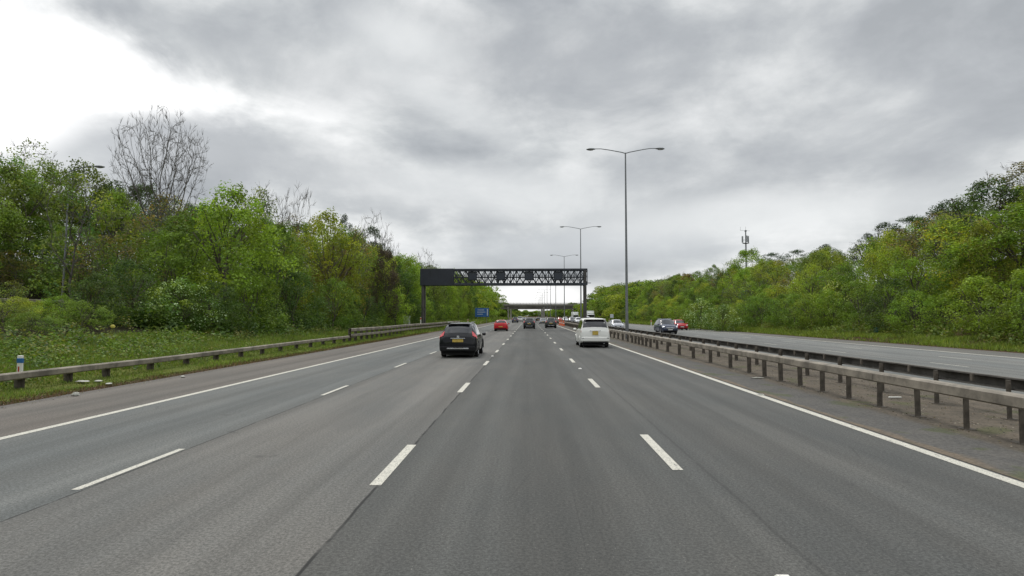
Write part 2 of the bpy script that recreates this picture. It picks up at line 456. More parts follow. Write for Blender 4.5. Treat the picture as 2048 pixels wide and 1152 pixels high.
def ground_mat():
    m = bpy.data.materials.new('verge_ground'); m.use_nodes = True
    t = NT(m.node_tree); b = t.n['Principled BSDF']; b.inputs['Roughness'].default_value = 1; b.inputs['Specular IOR Level'].default_value = .1
    tc = t.node('ShaderNodeTexCoord').outputs['Object']
    x, y, z = t.sep(tc)
    n = t.noise(tc, .7, 8, .7); n2 = t.noise(tc, 6, 6, .75)
    g = t.mix(t.smooth(n, .35, .65), (.11, .15, .03), (.16, .17, .045))
    g = t.mix(t.math('MULTIPLY', t.smooth(n2, .5, .7), .5), g, (.06, .05, .03))
    wob = t.math('MULTIPLY', t.math('SUBTRACT', n2, .5), .9)
    xl = t.math('ADD', x, wob)
    litter = t.mix(t.smooth(n2, .35, .65), (.10, .062, .036), (.055, .04, .026))
    f = t.smooth(xl, -12.25, -12.0)
    g = t.mix(f, g, litter)
    fr = t.math('MULTIPLY', t.smooth(xl, 26.75, 26.5), t.smooth(x, 20, 21))
    g = t.mix(fr, g, litter)
    # woodland floor
    wl = t.math('MAXIMUM', t.smooth(xl, -19.0, -20.5), t.smooth(xl, 30.5, 32.0))
    g = t.mix(wl, g, (.03, .028, .015))
    t.l.new(g, b.inputs['Base Color'])
    bn = t.node('ShaderNodeBump'); bn.inputs['Strength'].default_value = 1; bn.inputs['Distance'].default_value = .1
    t.l.new(t.noise(tc, 9, 6, .7), bn.inputs['Height']); t.l.new(bn.outputs[0], b.inputs['Normal'])
    return m
M_ground = ground_mat()

# ------------------------------------------------------------ terrain
LX = [-4000, -300, -120, -70, -45, -38.5, -33, -24, -19.5, -17, -13.4, -12.1, -11.6, 0]
LZ = [12, 12, 11, 9.5, 5.2, 2.5, 2.5, 1.7, .85, .5, .1, .02, -.04, -.04]
RX = [0, 26.3, 26.7, 30, 36, 45, 60, 90, 300, 4000]
RZ = [-.04, -.04, .03, .45, 2.9, 7.0, 10.5, 12, 12, 12]
def hgt(x, y):
    k = float(np.interp(y, [0, 62, 88, 130, 260, 4000], [1.05, 1.0, .68, .75, 1.0, 1.0]))
    if x < 0: z = float(np.interp(x, LX, LZ)); kk = 1.0
    else: z = float(np.interp(x, RX, RZ)); kk = k if x > 30 else 1 + (k - 1) * max(0, (x - 27) / 3)
    z = z * kk
    # a far rise closes the view beyond the bridges
    if abs(x) > 12 or x > 26.5:
        if x < -12.3 or x > 27: z += (.04 if abs(x + 13.5) < 1.3 else .12) * noise.noise(Vector((x * .35, y * .35, 0))) + .5 * max(0, min(1, (abs(x) - 20) / 20)) * noise.noise(Vector((x * .06, y * .06, 3)))
    return z
xs = sorted(set([-4000, -1500, -600, -300, -200, -150, -120, -95, -80, -70, -60, -52, -45, -41, -38.5, -36, -33, -30, -27, -24, -21.5, -19.5, -18, -17, -16, -15, -14, -13.4, -12.8, -12.4, -12.1, -11.85, -11.6, -5, 5, 15, 26.2, 26.5, 26.7, 27.2, 28, 29, 30, 31.5, 33, 36, 39, 42, 45, 50, 55, 60, 70, 80, 90, 120, 200, 300, 600, 1500, 4000]))
ys = [-60, -30, -15] + [i * 2.5 for i in range(-2, 50)] + [i * 10 for i in range(13, 50)] + [520, 600, 700, 900, 1300, 2000, 4000, 8000]
vs = [(x, y, hgt(x, y)) for y in ys for x in xs]
nx = len(xs)
fs = [(j * nx + i, j * nx + i + 1, (j + 1) * nx + i + 1, (j + 1) * nx + i) for j in range(len(ys) - 1) for i in range(nx - 1)]
tag(MB().add(vs, fs).build('ground', M_ground, smooth=60), kind='structure')

YEND = 900
def sheet(name, x0, x1, z, m, y0=-40, y1=YEND, step=None):
    b = MB(); b.add([(x0, y0, z), (x1, y0, z), (x1, y1, z), (x0, y1, z)], [(0, 1, 2, 3)])
    return tag(b.build(name, m), kind='structure')
sheet('road', XL_TAR, 5.98, 0, M_road)
sheet('central_reserve', 5.981, 10.70, .004, M_soil)
sheet('opposite_road', 10.85, 26.35, 0, M_road2)
sheet('slip_road', -37.9, -33.4, 2.62, M_slip, 5, 300)
kb = MB()
for i in range(0, 330):
    y = -15 + i * 1.0
    kb.box((10.775, y + .5, .02 + .002 * (i % 3)), (.14, .985, .2), bev=.015)
tag(kb.build('kerb', M_kerb), kind='structure')

# painted markings
mk = MB()
def dash(x, y0, y1, wd, z=.005):
    mk.add([(x - wd / 2, y0, z), (x + wd / 2, y0, z), (x + wd / 2, y1, z), (x - wd / 2, y1, z)], [(0, 1, 2, 3)])
def wobble_line(x, wd, y0, y1, z=.005, step=3.0):
    y = y0
    while y < y1:
        a = .012 * math.sin(y * .31 + x); b = .012 * math.sin((y + step) * .31 + x)
        mk.add([(x - wd / 2 + a, y, z), (x + wd / 2 + a, y, z), (x + wd / 2 + b, y + step, z), (x - wd / 2 + b, y + step, z)], [(0, 1, 2, 3)])
        y += step
wobble_line(XL_EDGE, .17, -10, 800)
wobble_line(XR_EDGE - .03, .18, -10, 800)
def dashes(x, c0, per, ln, wd, y1=800):
    y = c0 - per * 3
    while y < y1:
        dash(x, y - ln / 2, y + ln / 2, wd); y += per
dashes(D1, 7.82, 8.15, 2.1, .10)
dashes(D2, 8.15, 8.55, 2.2, .14)
dashes(D3, 9.0, 8.9, 2.3, .14)
for xx, c0 in ((14.1, 4), (17.25, 7), (20.3, 2)): dashes(xx, c0, 9, 2.2, .09)
wobble_line(11.15, .2, 5, 800); wobble_line(23.25, .2, 5, 800)
tag(mk.build('road_marking', M_line), kind='structure')

# reflective road studs on the lane lines
def stud(x, y, label):
    b = MB(); b.box((0, 0, .012), (.12, .16, .024), taper=.75); b.box((0, 0, .026), (.07, .1, .012), taper=.8)
    o = b.build('road_stud', M_white, loc=(x, y, .004)); return tag(o, label, 'road stud', 'reflective studs between the lane dashes')
st_lab = [(D3, 4.62, 'white reflective stud on the lane line at the bottom edge of the view'),
          (D3, 22.6, 'small white stud behind the second dash of the right lane line'),
          (D2, 29.5, 'small white stud before the black car on the middle lane line')]
for s_ in st_lab: stud(*s_)

# ------------------------------------------------------------ crash barriers
def post_mesh(h, name='post'):
    b = MB()
    b.box((0, 0, h / 2), (.012, .11, h)); b.box((.045, .0575, h / 2), (.095, .01, h)); b.box((-.045, -.0575, h / 2), (.095, .01, h)); b.box((-.02, -.07, h * .9), (.03, .015, .03))
    b.box((0, 0, .008), (.2, .22, .02))
    return b
def rail_mesh(y0, y1, x, zt, side, hh=.2, dp=.17, inner_dark=False, zf=None, seg=2.4, kx=0.0):
    """open box beam: a folded face towards the traffic with a top and a bottom flange; side=-1 opens towards +x"""
    b = MB()
    prof = [(dp, -.03), (dp, 0), (.035, 0), (0, -.03), (0, -hh + .03), (.035, -hh), (dp, -hh), (dp, -hh + .03)]
    th = .006; n = len(prof)
    ny = max(1, int((y1 - y0) / seg)); st = (y1 - y0) / ny; rows = []
    rr = random.Random(int(abs(x) * 10 + y0))
    for i in range(ny + 1):
        y = y0 + st * i; dz_ = rr.uniform(-.006, .006); dxx = rr.uniform(-.006, .006)
        g = zf(y) if zf else 0
        rows.append([(x + dxx + side * p[0] * 1.0, y, zt + g + dz_ + p[1]) for p in prof])
    vs = [p for r_ in rows for p in r_]; fs = []
    for i in range(ny):
        for k in range(n - 1):
            fs.append((i * n + k, i * n + k + 1, (i + 1) * n + k + 1, (i + 1) * n + k))
    b.add(vs, fs)
    # splice plates at the joints
    for i in range(0, ny, 2):
        p = rows[i][3]; b.box((p[0] - side * .004, p[1], p[2] - (hh - .06) / 2), (.006, .22, hh - .07))
    return b

near_posts = [6.9, 8.15, 9.4, 10.6, 11.9, 13.2, 14.45, 15.75, 17.0, 18.3, 19.6, 20.9, 22.9, 25.4, 28.0, 30.6, 33.2, 35.9, 37.9, 39.2, 40.5, 41.9, 43.2, 44.5]
y = 46.5
while y < 215: near_posts.append(y); y += 2.5
cb = thing('crash_barrier', 'long grey box-beam crash barrier beside the white van, nearer row of the central reserve', 'crash barrier', (7.6, 0, 0))
def child_mesh(mb, name, mats, parent, loc=(0, 0, 0), smooth=None):
    o = mb.build(name, mats, parent, smooth); o.location = loc; return o
child_mesh(rail_mesh(-6, 333, 0, .79, 1, hh=.21, dp=.2), 'rail', M_galv, cb, (-.16, 0, 0))
pm = post_mesh(.72).build('post', M_galvpost, cb); pm.location = (.12, near_posts[0] + .2, 0)
near_posts = [v_ + .2 for v_ in near_posts]
for yy in near_posts[1:]:
    c = pm.copy(); COL.objects.link(c); c.location = (.12 + random.Random(yy).uniform(-.012, .012), yy, 0); c.rotation_euler = (R(random.Random(yy).uniform(-1, 1)), R(random.Random(yy * 3).uniform(-1.2, 1.2)), 0)
bf = MB(); y = 217
while y < 333:
    bf.box((.12, y, .36), (.09, .1, .72)); y += 2.5
tag(bf.build('post', M_galvpost, cb), kind='stuff')

fb = thing('crash_barrier', 'crash barrier with its shaded back coloured dark, along the far side of the central reserve, facing the oncoming carriageway', 'crash barrier', (9.3, 0, 0))
child_mesh(rail_mesh(-6, 333, 0, .80, -1, hh=.24, dp=.16), 'rail', M_railshade, fb, (.24, 0, 0))
fposts = [8.5, 10.0, 11.85, 13.9, 16.0, 18.1, 20.2, 22.3, 24.6]
y = 27
while y < 200: fposts.append(y); y += 2.5
pm2 = post_mesh(.76).build('post', M_galvpost, fb); pm2.location = (0, fposts[0], 0)
for yy in fposts[1:]:
    c = pm2.copy(); COL.objects.link(c); c.location = (0, yy, 0)
bk = MB(); bk.box((.06, 0, .71), (.04, .07, .15)); bk0 = bk.build('bracket', M_galvpost, fb); bk0.location = (0, 9.2, 0)
for a, b_ in list(zip(fposts[:-1], fposts[1:]))[1:]:
    if a < 40:
        c = bk0.copy(); COL.objects.link(c); c.location = (0, (a + b_) / 2, 0)
bf = MB(); y = 202
while y < 333:
    bf.box((0, y, .36), (.09, .1, .72)); y += 2.5
tag(bf.build('post', M_galvpost, fb), kind='stuff')

# left verge barrier
lgz = lambda y: .1 + .018 * math.sin(y * .21)
lb = thing('crash_barrier', 'single weathered crash barrier rail standing in the grass of the left verge', 'crash barrier', (-13.35, 0, 0))
child_mesh(rail_mesh(-4, 45, 0, .44, -1, hh=.19, dp=.14, zf=lgz), 'rail', M_galv, lb, (.14, 0, 0))
lp = [v_ - .38 for v_ in (15.7, 17.35, 18.9, 21.1, 23.3, 25.5, 27.7, 29.9, 32.1, 34.3, 36.5, 38.7, 40.9, 43.1)]
pm3 = post_mesh(.5).build('post', M_galvpost, lb); pm3.location = (-.06, 13.5, lgz(13.5) - .1)
for yy in lp:
    c = pm3.copy(); COL.objects.link(c); c.location = (-.06, yy, lgz(yy) - .1)
db = thing('crash_barrier', 'taller two-rail crash barrier in front of the left gantry leg', 'crash barrier', (-13.3, 0, 0))
child_mesh(rail_mesh(43.5, 112, 0, .98, -1, hh=.24, dp=.2, zf=lgz), 'rail', M_galv, db, (.2, 0, 0))
child_mesh(rail_mesh(43.5, 112, 0, .56, -1, hh=.2, dp=.18, zf=lgz), 'rail', M_galv, db, (.2, 0, 0))
pm4 = post_mesh(1.0).build('post', M_galvpost, db); pm4.location = (-.03, 43.8, lgz(43.8) - .05)
y = 45.3
while y < 112:
    c = pm4.copy(); COL.objects.link(c); c.location = (-.03, y, lgz(y) - .05); y += 1.6
# rail along the slip road up the bank
sb = thing('crash_barrier', 'low rail half hidden by bushes beside the slip road on the left bank', 'crash barrier', (-32.6, 0, 2.5))
child_mesh(rail_mesh(30, 58, 0, .6, -1, hh=.2), 'rail', M_galv, sb)
for k in range(11):
    o = post_mesh(.55).build('post', M_galvpost, sb) if k == 0 else sb.children[1].copy()
    if k: COL.objects.link(o)
    o.location = (-.1, 31 + k * 2.6, 0)

# ------------------------------------------------------------ lamp columns
LH = 16.6
def make_lamp(label, group, single=False, H=LH, arm=2.7):
    t = thing('street_lamp', label, 'street lamp', group=group)
    b = MB(); q = .62 if single else 1.0
    b.tube([(0, 0, 0), (0, 0, 1.6)], [.15 * q, .145 * q], 12); b.tube([(0, 0, 1.6), (0, 0, 1.75), (0, 0, H - .25)], [.145 * q, .125 * q, .06 * q], 12)
    b.build('column', M_lamp, t, 40)
    for s in ((1,) if single else (-1, 1)):
        a = MB(); a.tube([(0, 0, H - .3), (s * .35, 0, H - .2), (s * arm * .55, 0, H + .02), (s * arm * .8, 0, H + .12), (s * arm, 0, H + .12)], [.045, .042, .038, .036, .036], 8)
        ao = a.build('arm', M_lamp, t, 40)
        h = MB(); h.lathe([(0, 0), (.05, .02), (.10, .2), (.13, .45), (.12, .65), (.06, .8), (0, .84)], 'x', (0, 0, 0), 12)
        hv = [((s * (p[0]) + s * (arm - .1)), p[1] * 1.35, p[2] * .75 + H + .11 - .04 * p[0]) for p in h.v]
        h.v = hv; ho = h.build('lamp_head', M_lamp, t, 50)
        l = MB(); l.lathe([(0, 0), (.09, .05), (.11, .25), (.08, .45), (0, .5)], 'x', (0, 0, 0), 10)
        l.v = [(s * (p[0] + arm + .12), p[1] * 1.2, min(p[2], 0) * .8 + H + .05) for p in l.v]
        l.build('lens', M_lampglass, ho, 50)
    return t
names = ['tall twin-arm street lamp nearest the camera, rising from the central barrier',
         'twin-arm street lamp just behind the right leg of the gantry',
         'third twin-arm street lamp of the central row, seen above the gantry beam',
         'fourth twin-arm street lamp of the central row, seen under the gantry beam',
         'fifth twin-arm street lamp of the central row, between gantry and bridge']
lg = 'twin street lamps along the central reserve'
L0 = make_lamp(names[0], lg); L0.location = (8.5, 51.8, 0)
for i in range(1, 12):
    c = copy_tree(L0); c.location = (8.5, 51.8 + 45.5 * i, 0)
    c['label'] = names[i] if i < 5 else 'one of the faint thin street lamps receding beyond the concrete bridges'
sl = make_lamp('single-arm street lamp half hidden in the trees on the left bank', None, True, 11.0, 2.0)
sl.location = (gx(124, 44), 44, 2.4); sl.rotation_euler = (0, R(1.2), 0)
# lamp head showing over the right hand trees
sl2 = make_lamp('single-arm street lamp with only its head showing above the right hand trees', None, True, 11, 1.5)
sl2.location = (gx(1800, 88) + 1.5, 88, gz(459, 88, 1800) - 11.1); sl2.rotation_euler = (0, 0, R(180))

# ------------------------------------------------------------ gantry
GY = 85.0
g = thing('sign_gantry', 'dark lattice gantry spanning the near carriageway with signal boxes and a solid left panel', 'gantry', (0, GY, 0))
xl, xr = gx(843, GY), gx(1174, GY); zt, zb = gz(538, GY), gz(571, GY)
for x, lab in ((xl + .3, None), (xr - .3, None)):
    base = hgt(x, GY) if x < 0 else 0
    for s in (0,):
        b = MB(); b.box((x, -.7, (zt + base) / 2 - .1), (.34, .34, zt - base - .1), bev=.02); b.box((x, .7, (zt + base) / 2 - .1), (.34, .34, zt - base - .1), bev=.02)
        for k in range(5):
            z0 = base + .6 + k * 1.15
            b.tube([(x, -.6, z0), (x, .6, z0 + 1.1)], .05, 6)
        b.box((x, 0, base + .15), (.8, 2.2, .3), bev=.03)
        b.build('leg', M_gleg, g, 30)
b = MB()
for yy in (-.75, .75):
    b.box(((xl + xr) / 2, yy, zt - .14), (xr - xl, .26, .28), bev=.02)
    b.box(((xl + xr) / 2, yy, zb + .16), (xr - xl, .26, .32), bev=.02)
nb = 26; bw = (xr - xl) / nb
for k in range(nb + 1):
    x = xl + k * bw
    for yy in (-.75, .75): b.tube([(x, yy, zb + .2), (x, yy, zt - .2)], .045, 6)
    b.tube([(x, -.75, zb + .1), (x, .75, zb + .1)], .05, 6); b.tube([(x, -.75, zt - .1), (x, .75, zt - .1)], .05, 6)
for k in range(nb):
    x0, x1 = xl + k * bw, xl + (k + 1) * bw
    for yy in (-.75, .75):
        b.tube([(x0, yy, zb + .3), (x1, yy, zt - .25)], .058, 5)
        b.tube([(x1, yy + .04, zb + .3), (x0, yy + .04, zt - .25)], .058, 5)
        b.tube([((x0 + x1) / 2, yy, zb + .3), ((x0 + x1) / 2, yy, zt - .25)], .022, 4)
for yy in (-.75, .75): b.tube([(xl, yy, (zb + zt) / 2), (xr, yy, (zb + zt) / 2)], .06, 5)
for k in range(60): b.tube([(xl + 5 + k * .31, -.6, zb + .35), (xl + 5 + k * .31, -.6, zb + 1.4)], .012, 4)
b.tube([(xl + 5, -.6, zb + 1.4), (xr, -.6, zb + 1.4)], .025, 4)
b.build('lattice_beam', M_gantry, g, 40)
b = MB()
for k in range(27): b.box((xl + .5 + k * .9, 0, zb + .345), (.86, 1.3, .03))
b.build('walkway', M_gantry, g)
b = MB(); b.box(((xl + gx(908, GY)) / 2, -.95, (zt + zb) / 2), (gx(908, GY) - xl + .1, .14, zt - zb + .05), bev=.03)
for k in range(5): b.box((xl + .5 + k * 1.0, -1.03, (zt + zb) / 2), (.03, .03, zt - zb - .2))
b.build('panel', M_gpanel, g)
for xp in (946, 1002, 1058, 1116):
    x = gx(xp, GY)
    b = MB(); b.box((x, -.98, (zt + zb) / 2 + .12), (1.3, .3, 1.25), bev=.05)
    o = b.build('signal_box', M_gpanel, g)
    b = MB(); b.box((x, -1.14, (zt + zb) / 2 + .12), (1.0, .02, .95))
    b.build('screen', M_signal, o)
    b = MB(); b.box((x, -1.2, (zt + zb) / 2 + .78), (1.3, .4, .04)); b.build('hood', M_gpanel, o)

# ------------------------------------------------------------ bridges
def bridge(y, zb_, zt_, label, x0=-17, x1=42, depth=9, par=1.0):
    t = thing('road_bridge', label, 'bridge', (0, y, 0))
    b = MB(); b.box(((x0 + x1) / 2, 0, zt_ - .25), (x1 - x0, depth, .5)); b.build('deck', M_conc, t)
    b = MB()
    n = 7
    for k in range(n): b.box(((x0 + x1) / 2, -depth / 2 + .7 + k * (depth - 1.4) / (n - 1), (zb_ + zt_ - .5) / 2), (x1 - x0 - .1, .45, zt_ - .5 - zb_))
    b.build('beam', M_concd, t)
    for s in (-1, 1):
        b = MB(); b.box(((x0 + x1) / 2, s * (depth / 2 - .1), zt_ + .14), (x1 - x0, .24, .28))
        k = x0 + .5
        while k < x1: b.box((k, s * (depth / 2 - .1), zt_ + .28 + par * .36), (.07, .07, par * .72)); k += 1.8
        for hh in (.4, .62, .95): b.box(((x0 + x1) / 2, s * (depth / 2 - .1), zt_ + .28 + par * hh * .75), (x1 - x0, .06, .07))
        b.build('parapet', M_concd, t)
    for x in (-11.9, 8.5, 28.6):
        b = MB()
        for k in (-3.2, 0, 3.2):
            b.box((x, k, zb_ / 2 - .2), (.75, .8, zb_ - .5), bev=.08)
        b.box((x, 0, zb_ - .25), (.9, 8.2, .48))
        b.build('pier', M_conc, t)
    for x in (x0 - .5, x1 + .5):
        b = MB(); b.box((x, 0, zt_ / 2), (3.5, depth + 2, zt_ - .02)); b.build('abutment', M_conc, t)
    return t
bridge(342, gz(615, 342), gz(609.5, 342), 'pale concrete road bridge crossing the motorway beyond the gantry', x0=-20, x1=44)
bridge(392, gz(618.5, 392), gz(613.5, 392), 'second lower concrete bridge close behind the first bridge', x0=-24, x1=48)

# ------------------------------------------------------------ vegetation library
rng = np.random.default_rng(7)
def rand_dirs(n, r=rng):
    v = r.normal(size=(n, 3)); return v / np.linalg.norm(v, axis=1)[:, None]
def leaves(C, Nrm, size, r=rng, asp=.62):
    n = len(C)
    a = np.cross(Nrm, rand_dirs(n, r)); a /= np.linalg.norm(a, axis=1)[:, None] + 1e-9
    b = np.cross(Nrm, a)
    s = size * r.uniform(.6, 1.35, n)
    a = a * s[:, None]; b = b * (s * asp)[:, None]
    return np.stack([C - a, C - b * .9 + a * .1, C + a, C + b * .9 + a * .1], 1).reshape(-1, 3)
def crown(seed, Hh, Wd, nclump, per, lsize, lo=.04, peak=.42, flat=1.0, csize=(.55, 1.15), hue=.25, spiky=.12, blossom=0.0):
    r = np.random.default_rng(seed)
    Cs, Ns, Ts = [], [], []
    bumps = r.normal(size=(10, 3)); bumps /= np.linalg.norm(bumps, axis=1)[:, None]; ba = r.uniform(-.5, .42, 10)
    for k in range(nclump):
        t = lo + (1 - lo) * r.random() ** .85
        prof = (math.sin(math.pi * min(1, (t * .5 / peak) if t < peak else .5 + .5 * (t - peak) / (1 - peak))) ** .6)
        prof = max(prof, .5 if t < peak else 0.0)
        th = k * 2.399963 + r.uniform(-.5, .5); d = np.array([math.cos(th), math.sin(th), (t - .5) * 1.2]); d = d / np.linalg.norm(d)
        bump = 1 + float(np.sum(ba * np.exp(6 * (bumps @ d - 1))))
        rad = Wd / 2 * prof * math.sqrt(r.uniform(.3, 1.25)) * bump * .88
        c = np.array([rad * math.cos(th), rad * math.sin(th), t * Hh * .94])
        cs = r.uniform(*csize) * (1.0 if t < .8 else .75)
        n = int(per * 1.15 * (cs / .85) ** 1.6)
        dd = rand_dirs(n, r); dd[:, 2] = np.where((dd[:, 2] < -.3) & (r.random(n) < .6), -dd[:, 2], dd[:, 2])
        rr = cs * r.uniform(.45, 1.05, n) ** .6
        sp = r.random(n) < spiky
        rr = np.where(sp, rr * r.uniform(1.1, 1.55, n), rr)
        P = c + dd * rr[:, None] * np.array([.92, .92, 1.08 * flat])
        P = P + r.normal(size=(n, 3)) * .07
        nr = dd * .7 + rand_dirs(n, r) * .8 + np.array([0, 0, .35]); nr /= np.linalg.norm(nr, axis=1)[:, None]
        ct = r.uniform(.6, 1.35); yl = r.normal() * hue
        T = np.ones((n, 4)); v = ct * r.uniform(.72, 1.28, n)
        T[:, 0] = v * (1 + yl * .9); T[:, 1] = v * (1 + yl * .25); T[:, 2] = v * (1 - yl * .5)
        if blossom and r.random() < .45:
            w_ = r.random(n) < blossom; T[w_, 0] = 4.5; T[w_, 1] = 3.4; T[w_, 2] = 14
        Cs.append(P); Ns.append(nr); Ts.append(T)
    P = np.concatenate(Cs); N = np.concatenate(Ns); T = np.clip(np.concatenate(Ts), .15, 20)
    keep = P[:, 2] > .05
    P, N, T = P[keep], N[keep], T[keep]
    return np_mesh('crown', leaves(P, N, lsize, r), 4, M_leaf, T)

def branches(seed, Hh, spread, depth, trunk_r, trunk_frac=.25, kids=(2, 4), minr=.014, segs=4, lean=0.0, up=.35, len0=None, n=4, droop=0):
    r = random.Random(seed); b = MB()
    def rec(p, d, L, rad, lev):
        pts = [p]; rads = [rad]; cur = p.copy(); dd = d.copy(); ns = segs if lev < 3 else 3
        for k in range(ns):
            dd = (dd + Vector((r.gauss(0, .12), r.gauss(0, .12), r.gauss(0, .07) + up * .12 - droop * .02))).normalized()
            cur = cur + dd * (L / ns); pts.append(cur.copy()); rads.append(max(minr, rad * (1 - .45 * (k + 1) / ns)))
        b.tube(pts, rads, n if lev < 2 else 3, cap=False)
        if lev >= depth: return
        for c in range(r.randint(*kids) + (1 if lev == 0 else 0)):
            i = r.randint(max(1, ns - 2 - (lev > 0)), ns)
            ang = r.uniform(.3, .75) * spread; az = r.uniform(0, 2 * math.pi)
            q = dd.to_track_quat('Z', 'Y').to_matrix() @ Vector((math.sin(ang) * math.cos(az), math.sin(ang) * math.sin(az), math.cos(ang)))
            q = (q + Vector((0, 0, up))).normalized()
            rec(pts[i], q, L * r.uniform(.62, .88), max(minr, rads[i] * r.uniform(.55, .75)), lev + 1)
        # leader
        rec(pts[-1], dd, L * r.uniform(.6, .8), max(minr, rads[-1] * .8), lev + 1)
    rec(Vector((0, 0, 0)), Vector((lean, 0, 1)).normalized(), Hh * trunk_frac, trunk_r, 0)
    return b
def limbs_mesh(seed, Hh, tr):
    b = branches(seed, Hh, 1.1, 2, tr, .35, (3, 4), .03, 4, up=.25)
    me = bpy.data.meshes.new('trunk'); me.from_pydata(b.v, [], b.f); me.materials.append(M_bark); me.update(); return me
def mesh_of(b, name, m):
    me = bpy.data.meshes.new(name); me.from_pydata(b.v, [], b.f); me.materials.append(m); me.update(); return me
def fit(me, Hh):
    """scale a branch mesh so that its top is at Hh"""
    co = np.empty(len(me.vertices) * 3, np.float32); me.vertices.foreach_get('co', co); co = co.reshape(-1, 3)
    k = Hh / co[:, 2].max(); co *= k; me.vertices.foreach_set('co', co.ravel()); me.update(); return me

def colonise(seed, Hh, W_, base_frac, natt, name='trunk', D=.34, kill=.42, infl=2.6, r0=.011, pipe=2.1):
    r = np.random.default_rng(seed)
    u = rand_dirs(natt * 3, r) * (r.random((natt * 3, 1)) ** .42)
    cz = Hh * (base_frac + (1 - base_frac) / 2); hz_ = Hh * (1 - base_frac) / 2
    A = u * np.array([W_ / 2, W_ / 2, hz_]) + np.array([0, 0, cz])
    fan = .55 + .6 * np.clip((A[:, 2] - cz + hz_) / (2 * hz_), 0, 1) ** .7; A[:, 0] *= fan; A[:, 1] *= fan
    lobes = np.array([noise.noise(Vector(p * .45) + Vector((seed, 0, 0))) for p in A])
    A = A[lobes > -.06][:natt]
    N_ = [np.array([0., 0., 0.])]; par = [-1]; z = 0.0; lean = r.normal(size=2) * .02
    while z < Hh * base_frac * .8:
        z += D; N_.append(N_[-1] + np.array([lean[0], lean[1], D])); par.append(len(N_) - 2)
    N_ = np.array(N_)
    near_i = np.zeros(len(A), int); near_d = np.full(len(A), 1e9)
    d = np.linalg.norm(A[:, None] - N_[None], axis=2); near_i = d.argmin(1); near_d = d.min(1)
    alive = np.ones(len(A), bool)
    for it in range(160):
        act = alive & (near_d < (infl if it > 14 else 99))
        if not act.any(): break
        dirs = A[act] - N_[near_i[act]]; dirs /= np.linalg.norm(dirs, axis=1)[:, None]
        acc = np.zeros((len(N_), 3)); np.add.at(acc, near_i[act], dirs)
        g_ = np.unique(near_i[act]); kids_ = np.bincount(np.array(par[1:]), minlength=len(N_)); stuck = kids_[g_] >= 3
        if stuck.any():
            bad = set(g_[stuck].tolist()); alive &= ~np.array([q_ in bad for q_ in near_i]); g_ = g_[~stuck]
        if len(g_) == 0: continue
        acc_ = acc[g_] / (np.linalg.norm(acc[g_], axis=1)[:, None] + 1e-9); pr = np.array(par)[g_]; mom = N_[g_] - N_[np.maximum(pr, 0)]; mom /= np.linalg.norm(mom, axis=1)[:, None] + 1e-9
        v = acc_ + mom * .8 + np.array([0, 0, .22]) + r.normal(size=(len(g_), 3)) * .10
        v /= np.linalg.norm(v, axis=1)[:, None]; new = N_[g_] + v * D
        par += list(g_); base = len(N_); N_ = np.vstack([N_, new])
        dn = np.linalg.norm(A[:, None] - new[None], axis=2); mi = dn.argmin(1); md = dn[np.arange(len(A)), mi]
        better = md < near_d; near_d[better] = md[better]; near_i[better] = base + mi[better]
        alive &= near_d > kill
    par = np.array(par); rad = np.zeros(len(N_)); ch = np.bincount(par[1:], minlength=len(N_))
    acc = np.zeros(len(N_))
    for i in range(len(N_) - 1, 0, -1):
        rad[i] = acc[i] ** (1 / pipe) if acc[i] > 0 else r0
        acc[par[i]] += rad[i] ** pipe
    rad[0] = acc[0] ** (1 / pipe) * 1.1
    p = N_[par[1:]]; q = N_[1:]; ra = np.minimum(rad[par[1:]], rad[1:] * 1.6); rb = rad[1:]
    # extra terminal twigs
    tips = np.where(ch == 0)[0]; tp = np.repeat(N_[tips], 5, 0); td = rand_dirs(len(tp), r) * .6 + np.repeat(N_[tips] - N_[par[tips]], 5, 0) / D + np.array([0, 0, .5])
    td /= np.linalg.norm(td, axis=1)[:, None]; tq = tp + td * r.uniform(.3, .8, (len(tp), 1))
    p = np.vstack([p, tp]); q = np.vstack([q, tq]); ra = np.concatenate([ra, np.full(len(tp), r0 * .9)]); rb = np.concatenate([rb, np.full(len(tp), r0 * .6)])
    ax = q - p; ax /= np.linalg.norm(ax, axis=1)[:, None] + 1e-9
    a = np.cross(ax, np.array([.31, .17, .05]) + np.zeros_like(ax)); a /= np.linalg.norm(a, axis=1)[:, None] + 1e-9; b = np.cross(ax, a)
    V = []
    for k in range(4):
        t0, t1 = k * math.pi / 2, (k + 1) * math.pi / 2
        d0 = a * math.cos(t0) + b * math.sin(t0); d1 = a * math.cos(t1) + b * math.sin(t1)
        V.append(np.stack([p + d0 * ra[:, None], p + d1 * ra[:, None], q + d1 * rb[:, None], q + d0 * rb[:, None]], 1))
    return np_mesh(name, np.concatenate(V).reshape(-1, 3), 4, M_twig)
